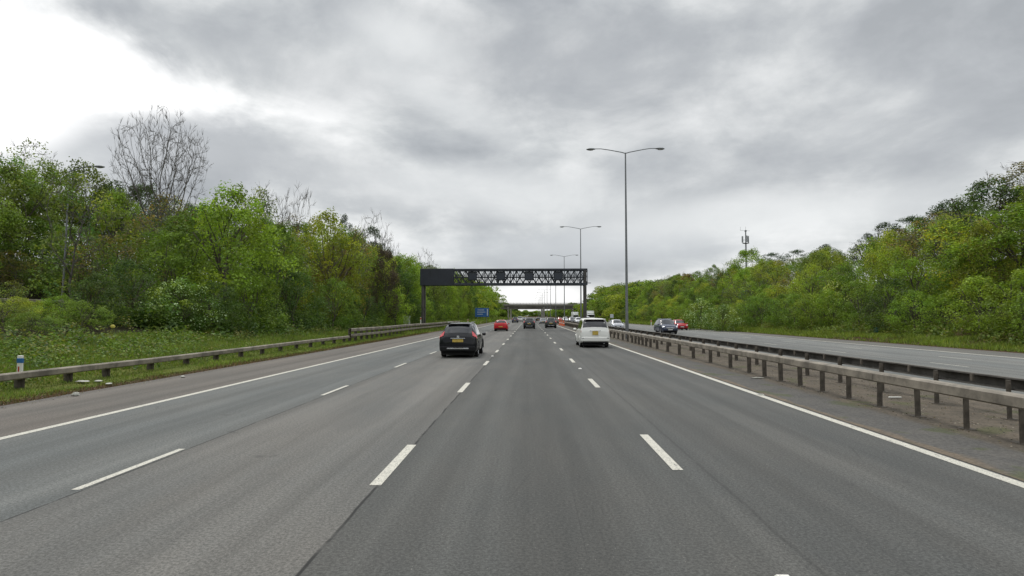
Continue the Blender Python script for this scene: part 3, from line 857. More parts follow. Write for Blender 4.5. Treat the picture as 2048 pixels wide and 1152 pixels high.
LIB = {
 'leafy': [(crown(11 + i, 10, 7.2, 118, 150, .093, hue=.10, csize=(.38, .92), spiky=.25), fit(limbs_mesh(40 + i, 10, .16), 8.5)) for i in range(5)],
 'bushy': [(crown(31 + i, 6, 6.4, 92, 140, .08, lo=.02, peak=.35, csize=(.32, .74), hue=.09, spiky=.25), fit(limbs_mesh(60 + i, 6, .1), 4.8)) for i in range(4)],
 'blossom': [(crown(51, 6, 6.4, 80, 130, .095, lo=.02, peak=.35, csize=(.5, .9), hue=.2, blossom=.28), fit(limbs_mesh(66, 6, .1), 4.8))],
 'sparse': [(crown(71 + i, 10, 6.2, 60, 62, .095, lo=.12, peak=.5, csize=(.5, .95), hue=.2, spiky=.4), fit(colonise(80 + i, 10, 5.6, .22, 320, D=.33), 10)) for i in range(3)],
 'pine': [(crown(91 + i, 10, 6.0, 42, 170, .075, lo=.35, peak=.65, flat=.45, csize=(.55, 1.0), hue=.08, spiky=.2), fit(limbs_mesh(95 + i, 10, .17), 9.4)) for i in range(2)],
 'bare': [(None, fit(colonise(101 + i, 10, 6, .3, 520, D=.3), 10)) for i in range(3)],
}
big_bare = fit(colonise(203, 18, 12.5, .30, 3600, D=.46, kill=.5, infl=3.0, r0=.0105, pipe=1.98), 10)
BBK = 6.0 / 11.0 * 13.6
HREF = {'leafy': 10, 'bushy': 6, 'blossom': 6, 'sparse': 10, 'pine': 10, 'bare': 10}
WREF = {'leafy': 7.2, 'bushy': 6.4, 'blossom': 6.4, 'sparse': 6.2, 'pine': 6, 'bare': 6}

TINTS = {  # real leaf colours of spring foliage
 'bright green': (.205, .300, .034), 'mid green': (.145, .225, .033), 'dark green': (.075, .125, .030),
 'yellow-green': (.270, .320, .038), 'olive': (.170, .215, .042), 'bronze': (.205, .170, .052),
 'dark brown': (.085, .070, .05), 'deep green': (.048, .082, .03), 'grey': (.1, .1, .1)}
KINDW = {'leafy': 'leafy tree', 'bushy': 'bushy shrub', 'blossom': 'shrub with white blossom', 'sparse': 'thin-leaved tree', 'pine': 'pine tree', 'bare': 'bare leafless tree'}
NAMEW = {'leafy': 'broadleaf_tree', 'bushy': 'shrub', 'blossom': 'blossom_shrub', 'sparse': 'thin_leaved_tree', 'pine': 'pine_tree', 'bare': 'bare_tree'}
trr = random.Random(5)
ALLT = []
def plant(kind, x, y, Hh, Wd, tint, label=None, group=None, sink=.15, mesh=None, var=None):
    i = trr.randrange(len(LIB[kind])) if var is None else var
    cm, tm = LIB[kind][i]
    if mesh is not None: tm = mesh
    z = hgt(x, y) - sink
    t = thing(NAMEW[kind], label, 'shrub' if kind in ('bushy', 'blossom') else 'tree', (x, y, z), trr.uniform(0, 6.28), group)
    sc = (Wd / WREF[kind], Wd / WREF[kind] * trr.uniform(.9, 1.1), Hh / HREF[kind])
    o = bpy.data.objects.new('trunk', tm); COL.objects.link(o); o.parent = t; o.scale = sc
    if cm is not None:
        o = bpy.data.objects.new('crown', cm); COL.objects.link(o); o.parent = t; o.scale = sc
        k = trr.uniform(.88, 1.14); c = TINTS[tint]
        o.color = (c[0] * k * trr.uniform(.93, 1.07), c[1] * k, c[2] * k, 1)
    t['_'] = 0; del t['_']
    ALLT.append((t, kind, tint, x, y))
    return t
def ptree(kind, px, topy, Y, Wd, tint, label, **kw):
    x = gx(px, Y, (topy + 640) / 2); return plant(kind, x, Y, gz(topy, Y, px) - hgt(x, Y) + .15, Wd, tint, label, **kw)

# --- trees one can point to, left side
plant('bare', gx(322, 52, 400), 52, gz(198, 52, 322) - hgt(gx(322, 52), 52), BBK, 'grey', 'tall bare leafless tree standing highest over the left bank', mesh=big_bare)
ptree('leafy', 462, 362, 42, 8.0, 'bright green', 'bright green leafy tree, tallest of the front row on the left bank')
ptree('leafy', 345, 455, 40, 5.5, 'mid green', 'mid green tree in front of the tall bare tree')
ptree('leafy', 555, 440, 50, 6.5, 'mid green', 'mid green tree between the tallest green tree and the rounded yellow-green tree', var=1)
ptree('leafy', 655, 420, 60, 8.6, 'yellow-green', 'rounded yellow-green tree in the middle of the left belt')
ptree('sparse', 578, 425, 62, 5.0, 'bronze', 'bronze thin-leaved tree left of the rounded yellow-green tree')
ptree('sparse', 712, 452, 68, 4.5, 'bronze', 'bronze thin-leaved tree right of the rounded yellow-green tree')
ptree('leafy', 768, 492, 74, 4.4, 'dark brown', 'dark brown ivy-clad tree left of the gantry')
ptree('leafy', 812, 515, 92, 6.5, 'bright green', 'bright green tree just left of the gantry panel')
ptree('pine', 742, 447, 88, 5.5, 'deep green', 'dark pine rising behind the dark brown tree')
ptree('pine', 690, 422, 92, 5.0, 'deep green', 'dark pine tip behind the rounded yellow-green tree')
ptree('bare', 595, 362, 70, 4.2, 'grey', 'small bare tree rising between the two tall green trees', var=1)
ptree('bare', 745, 415, 82, 5.5, 'grey', 'wispy bare tree over the dark pine on the left')
ptree('bare', 775, 460, 95, 4.5, 'grey', 'low wispy bare tree right of the dark pine', var=2)
ptree('bare', 850, 492, 118, 5.5, 'grey', 'bare tree above the left end of the gantry', var=0)
ptree('bare', 530, 362, 58, 6.0, 'grey', 'bare tree tangled behind the tallest green tree', var=2)
ptree('sparse', 520, 372, 56, 5.0, 'olive', 'thin olive tree behind the tallest green tree')
ptree('sparse', 50, 275, 60, 7.5, 'olive', 'thin-topped olive tree at the far left edge')
ptree('leafy', -10, 298, 52, 9, 'mid green', 'mid green tree cut by the left edge of the view')
ptree('leafy', 90, 316, 56, 7.5, 'olive', 'olive tree left of the slip road lamp')
ptree('leafy', 165, 318, 58, 7.5, 'olive', 'olive tree behind the slip road lamp head')
ptree('leafy', 232, 372, 55, 7, 'bright green', 'bright green tree left of the tall bare tree')
ptree('leafy', 285, 360, 62, 7, 'dark green', 'dark green tree right behind the tall bare trunk')
ptree('sparse', 330, 385, 48, 7, 'bronze', 'brownish thin tree around the foot of the tall bare tree')
ptree('sparse', 150, 345, 40.5, 6.5, 'olive', 'thin olive tree in front of the slip road lamp')
ptree('sparse', 215, 470, 44, 5.5, 'bronze', 'brownish thin tree between lamp and tall bare tree')
ptree('leafy', 395, 400, 60, 6.5, 'mid green', 'mid green tree between the bare tree and the tallest green tree')
ptree('sparse', 30, 500, 46, 5.5, 'bronze', 'low brownish thin tree at the left edge above the slip road rail')
ptree('leafy', 70, 430, 50, 7, 'mid green', 'mid green tree on the bank above the slip road rail', var=2)
ptree('leafy', 150, 450, 47, 6.5, 'mid green', 'mid green tree just behind the slip road lamp column', var=3)
ptree('bushy', 190, 545, 31.5, 4.0, 'dark green', 'dark green shrub at the left end of the front row')
ptree('bushy', 255, 520, 34, 4.5, 'dark green', 'second dark green shrub from the left of the front row')
ptree('bushy', 120, 590, 30, 2.6, 'bright green', 'low bright green shrub below the slip road lamp')
ptree('bushy', 75, 600, 31, 2.4, 'yellow-green', 'low yellow-green shrub left of the slip road lamp foot')
ptree('bushy', 35, 592, 28, 2.2, 'yellow-green', 'low yellow-green shrub near the left edge of the view')
ptree('bushy', 8, 605, 26, 2.6, 'olive', 'low olive shrub at the very left edge of the view')
ptree('bushy', 60, 622, 25, 1.9, 'mid green', 'small mid green shrub in front of the low yellow-green shrubs')
ptree('bushy', 160, 600, 28.5, 2.4, 'mid green', 'small mid green shrub right of the slip road lamp foot')
ptree('sparse', 20, 560, 30, 2.4, 'olive', 'small scraggy olive sapling at the left edge')
ptree('blossom', 365, 560, 35, 4.2, 'mid green', 'shrub with white blossom in the front row on the left')
ptree('bushy', 430, 560, 37, 4.6, 'dark green', 'dark green shrub at the foot of the tallest green tree')
ptree('bushy', 505, 545, 42, 5.0, 'mid green', 'mid green shrub right of the tallest green tree')
ptree('bushy', 590, 540, 48, 5.4, 'dark green', 'dark green shrub below the rounded yellow-green tree')
ptree('bushy', 668, 555, 55, 5.4, 'mid green', 'mid green shrub behind the start of the two-rail barrier')
ptree('bushy', 725, 575, 62, 4.8, 'dark green', 'dark green shrub under the dark brown tree')
ptree('bushy', 790, 575, 74, 5.2, 'bright green', 'bright green shrub left of the grey cabinet')
# --- right side
ptree('leafy', 1975, 352, 62, 9, 'dark green', 'dark green round tree highest on the right bank')
ptree('sparse', 2050, 322, 60, 8, 'bronze', 'bronze thin-topped tree cut by the right edge')
ptree('leafy', 1905, 395, 72, 8, 'deep green', 'deep green tree left of the highest tree on the right bank')
ptree('pine', 1830, 428, 84, 8.5, 'deep green', 'dark pine on the skyline of the right bank')
ptree('pine', 1775, 440, 86, 8, 'deep green', 'dark pine second from the left on the right skyline')
ptree('pine', 1735, 462, 90, 5.5, 'deep green', 'dark pine at the lower end of the right skyline clump')
ptree('sparse', 1865, 425, 58, 7, 'bronze', 'bronze young-leaved tree below the skyline pines')
ptree('sparse', 1940, 420, 50, 7.5, 'yellow-green', 'yellow-green thin tree in the upper right')
ptree('leafy', 2040, 400, 46, 8, 'bright green', 'bright green tree at the right edge')
ptree('pine', 1546, 503, 135, 8, 'deep green', 'dark flat pine right of the radio mast')
ptree('pine', 1597, 497, 130, 8, 'deep green', 'second dark flat pine right of the radio mast')
ptree('pine', 1655, 485, 110, 7, 'deep green', 'dark pine between the mast pines and the skyline clump')
ptree('leafy', 1498, 495, 118, 10, 'bright green', 'bright green tree at the foot of the radio mast')
ptree('blossom', 1400, 598, 88, 6.5, 'mid green', 'white blossom shrub right of the red oncoming car')
ptree('blossom', 1445, 610, 78, 4.5, 'mid green', 'second white blossom shrub right of the red oncoming car')
ptree('blossom', 1690, 555, 64, 5.5, 'bright green', 'white-flecked shrub halfway up the right bank')

TOP_R = ([1130, 1200, 1300, 1400, 1450, 1540, 1600, 1700, 1800, 1900, 1980, 2048, 2300], [600, 566, 556, 532, 514, 512, 504, 474, 440, 408, 362, 345, 250])
TOP_L = ([-300, 0, 100, 170, 250, 300, 400, 470, 520, 580, 650, 720, 790, 850, 900, 950, 1000, 1014, 1030], [300, 318, 345, 330, 385, 375, 415, 390, 425, 435, 430, 465, 500, 520, 533, 548, 566, 584, 604])
ORD = ['first', 'second', 'third', 'fourth', 'fifth', 'sixth', 'seventh', 'eighth', 'ninth', 'tenth', 'eleventh', 'twelfth', 'thirteenth', 'fourteenth', 'fifteenth', 'sixteenth', 'seventeenth', 'eighteenth', 'nineteenth', 'twentieth']
count = {}
def row(side, X, y0, y1, step, nat, wd, kinds, tints, rowname, jit=1.6):
    y = y0
    TL = TOP_R if side > 0 else TOP_L
    while y < y1:
        yy = y + trr.uniform(-.3, .3) * step; x = side * (X + trr.uniform(-jit, jit))
        px = VX + F * x / yy
        y += step * trr.uniform(.85, 1.15)
        if px < -160 or px > 2240: continue
        allow = gz(float(np.interp(px, *TL)) + trr.uniform(0, 16) * min(1, 60 / yy), yy, px) - hgt(x, yy)
        Hh = min(nat * trr.uniform(.8, 1.25), allow)
        if Hh < .3 * nat: continue
        kind = trr.choice(kinds); tint = trr.choice(tints)
        if kind == 'sparse' and tint in ('dark green', 'mid green'): tint = 'olive'
        if kind == 'bare': tint = 'grey'
        if side < 0: lm = 'before the gantry' if yy < 85 else ('past the gantry' if yy < 172 else 'past the blue sign')
        else: lm = 'before the nearest street lamp' if yy < 52 else ('past the nearest street lamp' if yy < 97 else ('past the second street lamp' if yy < 143 else 'past the third street lamp'))
        key = (side, rowname, lm, kind, tint); count[key] = count.get(key, 0) + 1
        o_ = ORD[count[key] - 1] if count[key] <= 20 else 'last'
        tw = '' if kind == 'bare' else tint + ' '
        lab = f"{tw}{KINDW[kind]}, {o_} {rowname} {'right' if side > 0 else 'left'}, {lm}"
        plant(kind, x, yy, Hh, wd * trr.uniform(.85, 1.2), tint, lab, f"{'right' if side > 0 else 'left'} bank trees {rowname}")
G1 = ['bright green', 'mid green', 'bright green', 'yellow-green', 'mid green', 'bright green', 'dark green']
G2 = ['bright green', 'mid green', 'olive', 'yellow-green', 'bronze', 'mid green', 'bright green', 'dark green']
row(-1, 21, 66, 200, 6.5, 11.5, 6.5, ['leafy', 'leafy', 'bushy'], G2 + ['dark green'], 'in front row')
row(-1, 19, 80, 200, 6.0, 5.0, 5.0, ['bushy'], ['mid green', 'dark green', 'bright green'], 'in low row')
row(-1, 27.5, 46, 200, 7.5, 13, 7, ['leafy', 'leafy', 'sparse'], G2, 'in second row')
row(-1, 44, 44, 140, 8, 13, 8, ['leafy'], ['mid green', 'dark green', 'olive'], 'in back row')
row(1, 31.2, 33, 200, 4.6, 4.0, 4.8, ['bushy'], G1 + ['olive'], 'in front row', .8)
row(1, 34.5, 31, 200, 4.8, 5.6, 5.2, ['bushy', 'leafy', 'sparse'], G1, 'in second row', 1.2)
row(1, 38.5, 34, 200, 5.6, 7.0, 6.0, ['leafy', 'bushy', 'leafy', 'sparse'], G2, 'in third row', 1.5)
row(1, 44, 38, 200, 6.8, 8.0, 6.5, ['leafy', 'sparse', 'leafy'], G2, 'in fourth row', 2)
row(1, 52, 46, 190, 8.5, 8.5, 7.5, ['leafy', 'leafy', 'sparse'], G2, 'in top row', 3)

# --- far woods, one mass each (leaf clumps over a rising bank)
def wood(name, boxes, label, seed, per, lsize, tints):
    r = np.random.default_rng(seed); Ps, Ns, Ts = [], [], []
    for (cx, cy, rx, rz_, topz, basez) in boxes:
        n = int(per * (rx / 4) ** 1.3)
        k = 9
        c0 = tints[r.integers(len(tints))]
        for q in range(k):
            th = r.uniform(0, 6.28); rr = rx * .55 * math.sqrt(r.random()); zc = basez + (topz - basez) * (.12 + .7 * r.random())
            c = np.array([cx + rr * math.cos(th), cy + rr * math.sin(th), zc]); cs = rx * r.uniform(.35, .6)
            dd = rand_dirs(n // k, r); dd[:, 2] = np.abs(dd[:, 2]) * .9 - .15
            P = c + dd * cs * r.uniform(.7, 1.1, (n // k, 1)) * np.array([1, 1, .8])
            P[:, 2] = np.minimum(P[:, 2], topz + r.uniform(-.5, .3, n // k))
            nr = dd * .7 + rand_dirs(n // k, r) * .7; nr /= np.linalg.norm(nr, axis=1)[:, None]
            T = np.ones((n // k, 4)); v = r.uniform(.7, 1.3, n // k) * r.uniform(.8, 1.2)
            for a in range(3): T[:, a] = v * c0[a]
            Ps.append(P); Ns.append(nr); Ts.append(T)
    P = np.concatenate(Ps); N = np.concatenate(Ns); T = np.concatenate(Ts)
    me = np_mesh(name, leaves(P, N, lsize, r), 4, M_leaf, T)
    o = bpy.data.objects.new(name, me); COL.objects.link(o)
    return tag(o, label, 'wood', None, 'stuff')
tt = [TINTS[k] for k in ('bright green', 'mid green', 'olive', 'mid green', 'dark green', 'yellow-green', 'bright green')]
rw = random.Random(9)
def boxes(side, X0, X1, y0, y1, step):
    out_ = []; y = y0
    while y < y1:
        X = X0
        while X < X1:
            x = side * (X + rw.uniform(-2, 2)); yy = y + rw.uniform(-3, 3); px = VX + F * x / yy
            tl = TOP_R if side > 0 else TOP_L
            topz = gz(float(np.interp(px, *tl)), yy, px) - rw.uniform(0, 2)
            b0 = hgt(x, yy); topz = min(topz, b0 + 19)
            if X < X0 + 5: topz = min(topz, b0 + (15 if side < 0 else 10))
            if topz > b0 + 2: out_.append((x, yy, rw.uniform(4, 5.5), 5, topz, b0))
            X += 6
        y += step
    return out_
wood('woodland', boxes(-1, 18, 40, 200, 336, 7), 'distant green woodland lining the left bank before the bridges', 3, 900, .3, tt)
wood('woodland', boxes(1, 30, 58, 200, 336, 7), 'distant green woodland lining the right bank before the bridges', 4, 900, .3, tt)
wood('woodland', [(sd_ * (a + rw.uniform(-2, 2)), y, rw.uniform(4, 5), 5, hgt(sd_ * a, y) + rw.uniform(7, 10), hgt(sd_ * a, y)) for sd_, a0 in ((-1, 23), (1, 35)) for a in (a0, a0 + 7) for y in range(-150, 16, 7)], 'trees continuing along both banks behind the viewer', 6, 700, .32, tt)
far = [(x, y + rw.uniform(-10, 10), rw.uniform(6, 9), 6, rw.uniform(8.5, 11.5), 0) for y in (930, 950) for x in range(-150, 190, 9)]
far += [(s * (a + rw.uniform(-3, 3)), y, 7, 6, (10 + rw.uniform(-1, 3)) * min(1, 1.6 - y / 1200), 0) for s, a0 in ((-1, 19), (1, 33)) for y in range(400, 920, 16) for a in (a0, a0 + 9)]
wood('woodland', far, 'far line of trees seen beneath and beyond the concrete bridges', 5, 500, .7, tt)
ptree('leafy', 1088, 601, 450, 17, 'mid green', 'lone rounded tree showing over the bridge parapet', group=None) if False else None

# --- grass, weeds and undergrowth
def blades(name, x0, x1, y0, y1, n, h, wdt, label, seed, cols, pw=1.6, keep=None, short=None):
    r = np.random.default_rng(seed)
    y = y0 + (y1 - y0) * r.random(n) ** pw; x = r.uniform(x0, x1, n)
    if keep: m = keep(x, y, r); x, y = x[m], y[m]; n = len(x)
    z = np.array([hgt(a, b) for a, b in zip(x, y)])
    patch = np.array([noise.noise(Vector((a * .6, b * .6, 7))) for a, b in zip(x, y)])
    hh = h * r.uniform(.5, 1.3, n) * (1 + patch * .8) * (1 + (y - y0) / 150)
    if short is not None: hh = hh * np.where(x > short, .42, 1.0)
    ww = wdt * r.uniform(.7, 1.3, n) * (1 + (y - y0) / 25)
    th = r.uniform(0, 6.28, n); ln = r.normal(0, .35, (n, 2))
    ax, ay = np.cos(th) * ww / 2, np.sin(th) * ww / 2
    B = np.stack([x, y, z - .02], 1)
    off = np.stack([ax, ay, np.zeros(n)], 1)
    tip = B + np.stack([ln[:, 0] * hh, ln[:, 1] * hh, hh], 1)
    V = np.stack([B - off, B + off, tip], 1).reshape(-1, 3)
    c = np.array(cols)[r.integers(0, len(cols), n)] * (r.uniform(.7, 1.3, n) * (1 + patch * .5))[:, None]
    T = np.ones((n, 4)); T[:, :3] = c
    o = bpy.data.objects.new(name, np_mesh(name, V, 3, M_grass, T)); COL.objects.link(o)
    return tag(o, label, 'grass', None, 'stuff')
GC = [(.15, .215, .035), (.12, .185, .03), (.18, .235, .04), (.21, .20, .07), (.10, .16, .03), (.16, .225, .035)]
blades('grass', -20.5, -12.15, 9, 60, 110000, .20, .022, 'rough green grass on the left verge in front of the trees', 21, GC, short=-13.9)
blades('grass', -20.5, -12.15, 60, 340, 40000, .35, .06, 'green grass on the left verge under and beyond the gantry', 22, GC, 1.3)
blades('grass', 26.6, 32, 28, 340, 90000, .2, .05, 'green grass strip on the right verge below the bushes', 23, [(.19, .25, .04), (.16, .23, .035), (.23, .26, .05), (.13, .19, .03)], 1.7)
blades('dead_grass', -12.35, -11.8, 8, 70, 9000, .07, .03, 'brown leaf litter and dry grass along the left tarmac edge', 24, [(.15, .09, .045), (.10, .07, .04), (.17, .13, .06), (.08, .10, .03)])
def weeds(name, x0, x1, y0, y1, n, label, seed, cols, h=(.3, .8), ls=.07, per=26, pw=1.3, cat='undergrowth'):
    r = np.random.default_rng(seed); Ps, Ns, Ts = [], [], []
    for k in range(n):
        y = y0 + (y1 - y0) * r.random() ** pw; x = r.uniform(x0, x1)
        if noise.noise(Vector((x * .35, y * .3, seed))) < -.12 + .25 * r.random() * 0: continue
        hh = r.uniform(*h); rad = r.uniform(.3, .7)
        dd = rand_dirs(per, r); dd[:, 2] = np.abs(dd[:, 2])
        P = np.array([x, y, hgt(x, y)]) + dd * np.array([rad, rad, hh]) * r.uniform(.5, 1.1, (per, 1))
        nr = dd * .4 + rand_dirs(per, r) * .6 + np.array([0, 0, .6]); nr /= np.linalg.norm(nr, axis=1)[:, None]
        T = np.ones((per, 4)); T[:, :3] = np.array(cols[r.integers(len(cols))]) * r.uniform(.7, 1.3, (per, 1))
        Ps.append(P); Ns.append(nr); Ts.append(T)
    o = bpy.data.objects.new(name, np_mesh(name, leaves(np.concatenate(Ps), np.concatenate(Ns), ls, r), 4, M_leaf, np.concatenate(Ts)))
    COL.objects.link(o); return tag(o, label, cat, None, 'stuff')
WC = [(.11, .19, .03), (.08, .14, .028), (.16, .22, .035), (.18, .18, .05), (.07, .12, .028)]
weeds('undergrowth', -31, -16.8, 16, 75, 3400, 'nettles and brambles at the foot of the left hand trees', 31, WC)
weeds('undergrowth', -19.5, -15.2, 16, 34, 380, 'leafy green scrub on the near part of the left bank', 37, [(.13, .22, .035), (.10, .17, .03), (.17, .25, .04), (.20, .22, .05), (.08, .14, .03)], (.2, .6), .055, 34)
weeds('undergrowth', -27, -17.4, 33, 80, 900, 'dense low bushes hiding the trunks of the left tree belt', 38, [(.12, .20, .035), (.09, .16, .03), (.16, .23, .04), (.07, .12, .03)], (.8, 1.9), .10, 60)
weeds('undergrowth', -16.8, -13.7, 14, 60, 500, 'scattered leafy weeds among the grass behind the left barrier', 33, WC, (.12, .35), .05, 20)
weeds('undergrowth', -26, -17.5, 75, 210, 1400, 'low bushes under the left trees beyond the gantry', 34, WC, (.5, 1.3), .13, 30)
weeds('undergrowth', 29.3, 33, 30, 210, 2600, 'brambles below the bushes on the right verge', 35, [(.15, .22, .035), (.11, .18, .03), (.18, .18, .05), (.19, .25, .04)], (.3, 1.0), .09, 26, 1.5)
weeds('weeds', 7.6, 10.5, 10, 60, 60, 'small weeds growing in the soil of the central reserve', 36, [(.08, .10, .03), (.11, .09, .04)], (.04, .12), .02, 16, 1.2)

# ------------------------------------------------------------ vehicles
NP = 8
def section(st):
    y, w_, zb_, zbelt, zr, wr = st
    zm = zb_ + (zbelt - zb_) * .55
    right = [(0, zb_), (w_ - .10, zb_), (w_ - .015, zb_ + .10), (w_, zm), (w_ - .03, zbelt), (wr, zr - .07), (wr - .12, zr - .005), (0, zr + .02)]
    full = right + [(-a, b_) for a, b_ in right[-2:0:-1]]
    return [Vector((a, y, b_)) for a, b_ in full]
def catmull(sts, sub=3):
    out_ = []
    n = len(sts)
    for i in range(n - 1):
        p0, p1, p2, p3 = sts[max(i - 1, 0)], sts[i], sts[i + 1], sts[min(i + 2, n - 1)]
        for k in range(sub):
            t = k / sub; row_ = [p1[0] + (p2[0] - p1[0]) * t]
            for a in range(1, 6):
                lin = p1[a] + (p2[a] - p1[a]) * t
                cr_ = .5 * ((2 * p1[a]) + (-p0[a] + p2[a]) * t + (2 * p0[a] - 5 * p1[a] + 4 * p2[a] - p3[a]) * t * t + (-p0[a] + 3 * p1[a] - 3 * p2[a] + p3[a]) * t ** 3)
                row_.append(lin * .6 + cr_ * .4)
            out_.append(row_)
    out_.append(list(sts[-1])); return out_
SUB = 3
def car_base(name, sts, wb, wr_, half_w, opt):
    """sts: stations from rear to front; opt: windows and lights in (s0,s1,j0,j1) of the loft"""
    t = thing(name, None, 'car')
    S2 = catmull(sts, SUB); secs = [section(s) for s in S2]; n = len(secs[0])
    b = MB(); vs = [p for s in secs for p in s]
    fs = [(i * n + k, i * n + (k + 1) % n, (i + 1) * n + (k + 1) % n, (i + 1) * n + k) for i in range(len(secs) - 1) for k in range(n)]
    fs = [f[::-1] for f in fs]
    fs.append(tuple(range(n))); fs.append(tuple(range((len(secs) - 1) * n, len(secs) * n))[::-1])
    b.add(vs, fs); body = b.build('body', M_paint, t, 38)
    def P(s, j):
        s *= SUB; i = min(int(s), len(secs) - 2); f = s - i; j = j % n; a = int(j); g_ = j - a; a2 = (a + 1) % n
        q0 = secs[i][a].lerp(secs[i][a2], g_); q1 = secs[i + 1][a].lerp(secs[i + 1][a2], g_)
        return q0.lerp(q1, f)
    def patch(nm, m, s0, s1, j0, j1, off=.008, parent=t, res=(6, 6), s0b=None, s1b=None, th=True):
        mb = MB(); rows = []
        s0b = s0 if s0b is None else s0b; s1b = s1 if s1b is None else s1b
        for a in range(res[0] + 1):
            for c in range(res[1] + 1):
                u, v = a / res[0], c / res[1]; j = j0 + (j1 - j0) * v
                s = (s0 + (s0b - s0) * v) * (1 - u) + (s1 + (s1b - s1) * v) * u
                p = P(s, j)
                du = P(min(s + .05, len(sts) - 1.001), j) - P(max(s - .05, 0), j); dv = P(s, j + .05) - P(s, j - .05)
                nr = dv.cross(du)
                if nr.length < 1e-9: nr = Vector((0, 0, 1))
                nr.normalize()
                c0 = Vector((0, p.y * .8, .75))
                if nr.dot(p - c0) < 0: nr = -nr
                rows.append(p + nr * off)
        m_ = res[1] + 1
        fs_ = [(a * m_ + c, a * m_ + c + 1, (a + 1) * m_ + c + 1, (a + 1) * m_ + c) for a in range(res[0]) for c in range(res[1])]
        mb.add(rows, fs_); return mb.build(nm, m, parent, 60)
    for nm, m, s0, s1, j0, j1, off in opt['patches']:
        patch(nm, m, s0, s1, j0, j1, off)
        if nm in ('side_window', 'tail_light', 'headlight', 'fog_light'):
            patch(nm, m, s0, s1, n - j0, n - j1, off)
    # wheels
    rw_ = wr_
    tyre = MB(); tyre.lathe([(rw_ * .62, -.10), (rw_ * .93, -.105), (rw_, -.085), (rw_, .085), (rw_ * .93, .105), (rw_ * .62, .10)], 'x', (0, 0, 0), 24)
    rim = MB(); rim.lathe([(rw_ * .63, .098), (rw_ * .58, .07), (rw_ * .2, .06), (.05, .08), (0, .082)], 'x', (0, 0, 0), 24)
    for k in range(5):
        a = 2 * math.pi * k / 5; rot = Matrix.Rotation(a, 3, 'X')
        rim.box(rot @ Vector((.078, 0, rw_ * .34)), (.02, .07, rw_ * .5), 0, rot)
    for (x, yy) in ((half_w - .12, -wb / 2 + opt.get('wo', 0)), (-(half_w - .12), -wb / 2 + opt.get('wo', 0)), (half_w - .12, wb / 2 + opt.get('wo', 0)), (-(half_w - .12), wb / 2 + opt.get('wo', 0))):
        we = bpy.data.objects.new('wheel', None); COL.objects.link(we); we.parent = t; we.location = (x, yy, rw_)
        if x < 0: we.rotation_euler = (0, 0, math.pi)
        tyre.build('tyre', M_tyre, we, 40); rim.build('rim', M_rim, we, 40)
        arch = MB(); sx = 1 if x > 0 else -1
        arch.lathe([(rw_ + .01, sx * (half_w + .004)), (rw_ + .07, sx * (half_w + .012)), (rw_ + .085, sx * (half_w - .03))], 'x', (0, yy, rw_), 20, 0, R(-8), R(188))
        arch.build('wheel_arch', opt.get('arch', M_trim), t, 40)
    b = MB(); L0_, L1_ = sts[0][0], sts[-1][0]
    b.box((0, (L0_ + L1_) / 2, .23), (half_w * 2 - .3, (L1_ - L0_) - .25, .18)); b.build('underbody', M_under, t)  # underbody box set low and wide to block light under the car
    for s in (-1, 1):
        b = MB(); b.box((s * (half_w + .09), opt['mirror'][0], opt['mirror'][1]), (.2, .12, .15), bev=.04); b.build('wing_mirror', M_paint, t, 40)
    for bx_ in opt.get('boxes', []):
        nm, m, c, sz, bv = bx_
        b = MB(); b.box(c, sz, bev=bv); b.build(nm, m, t, 40)
    return t
def paint(t, col):
    for c in t.children:
        if c.type == 'MESH': c.color = (*col, 1)
SUV = [(-2.30, .72, .50, .72, .80, .60), (-2.27, .86, .36, .92, 1.00, .74), (-2.20, .905, .28, .99, 1.13, .74), (-1.98, .92, .26, 1.03, 1.46, .655), (-1.80, .92, .26, 1.04, 1.58, .62), (-1.2, .92, .25, 1.02, 1.65, .63), (0, .92, .25, .99, 1.67, .64), (.40, .92, .25, .98, 1.60, .64), (1.10, .915, .25, .97, 1.06, .80), (1.85, .895, .26, .90, .97, .77), (2.18, .84, .30, .78, .86, .68), (2.30, .72, .42, .62, .68, .56)]
suv = car_base('suv', SUV, 2.65, .355, .92, dict(wo=0.0, mirror=(.85, 1.05), patches=[
    ('rear_window', M_glass, 2.15, 4.0, 5.35, 8.65, .008), ('windscreen', M_glass, 7.15, 7.95, 5.3, 8.7, .008),
    ('side_window', M_glass, 3.6, 5.6, 4.12, 4.9, .006), ('side_window', M_glass, 5.68, 7.35, 4.12, 4.9, .006),
    ('tail_light', M_tail, 1.7, 2.5, 3.8, 5.5, .03), ('headlight', M_head, 9.2, 10.2, 3.8, 5.3, .012)],
    boxes=[('bumper', M_trim, (0, -2.27, .43), (1.72, .16, .26), .05), ('skid_strip', M_chrome, (0, -2.36, .45), (1.05, .03, .06), .01),
           ('number_plate', M_plate_y, (0, -2.32, .82), (.52, .02, .13), 0), ('roof_spoiler', M_trim, (0, -1.84, 1.61), (1.08, .24, .04), .02),
           ('roof_rail', M_chrome, (.57, -.6, 1.69), (.04, 1.9, .035), .01), ('roof_rail', M_chrome, (-.57, -.6, 1.69), (.04, 1.9, .035), .01),
           ('badge', M_chrome, (0, -2.27, 1.0), (.12, .02, .1), .005), ('wiper', M_trim, (.05, -2.13, 1.23), (.5, .03, .03), .01), ('tailgate_handle', M_chrome, (0, -2.31, .93), (.7, .02, .03), .005), ('grille', M_chrome, (0, 2.29, .66), (.9, .05, .14), .02), ('number_plate', M_plate_w, (0, 2.325, .5), (.5, .02, .11), 0),
           ('bumper', M_trim, (0, 2.24, .38), (1.5, .12, .14), .04)]))
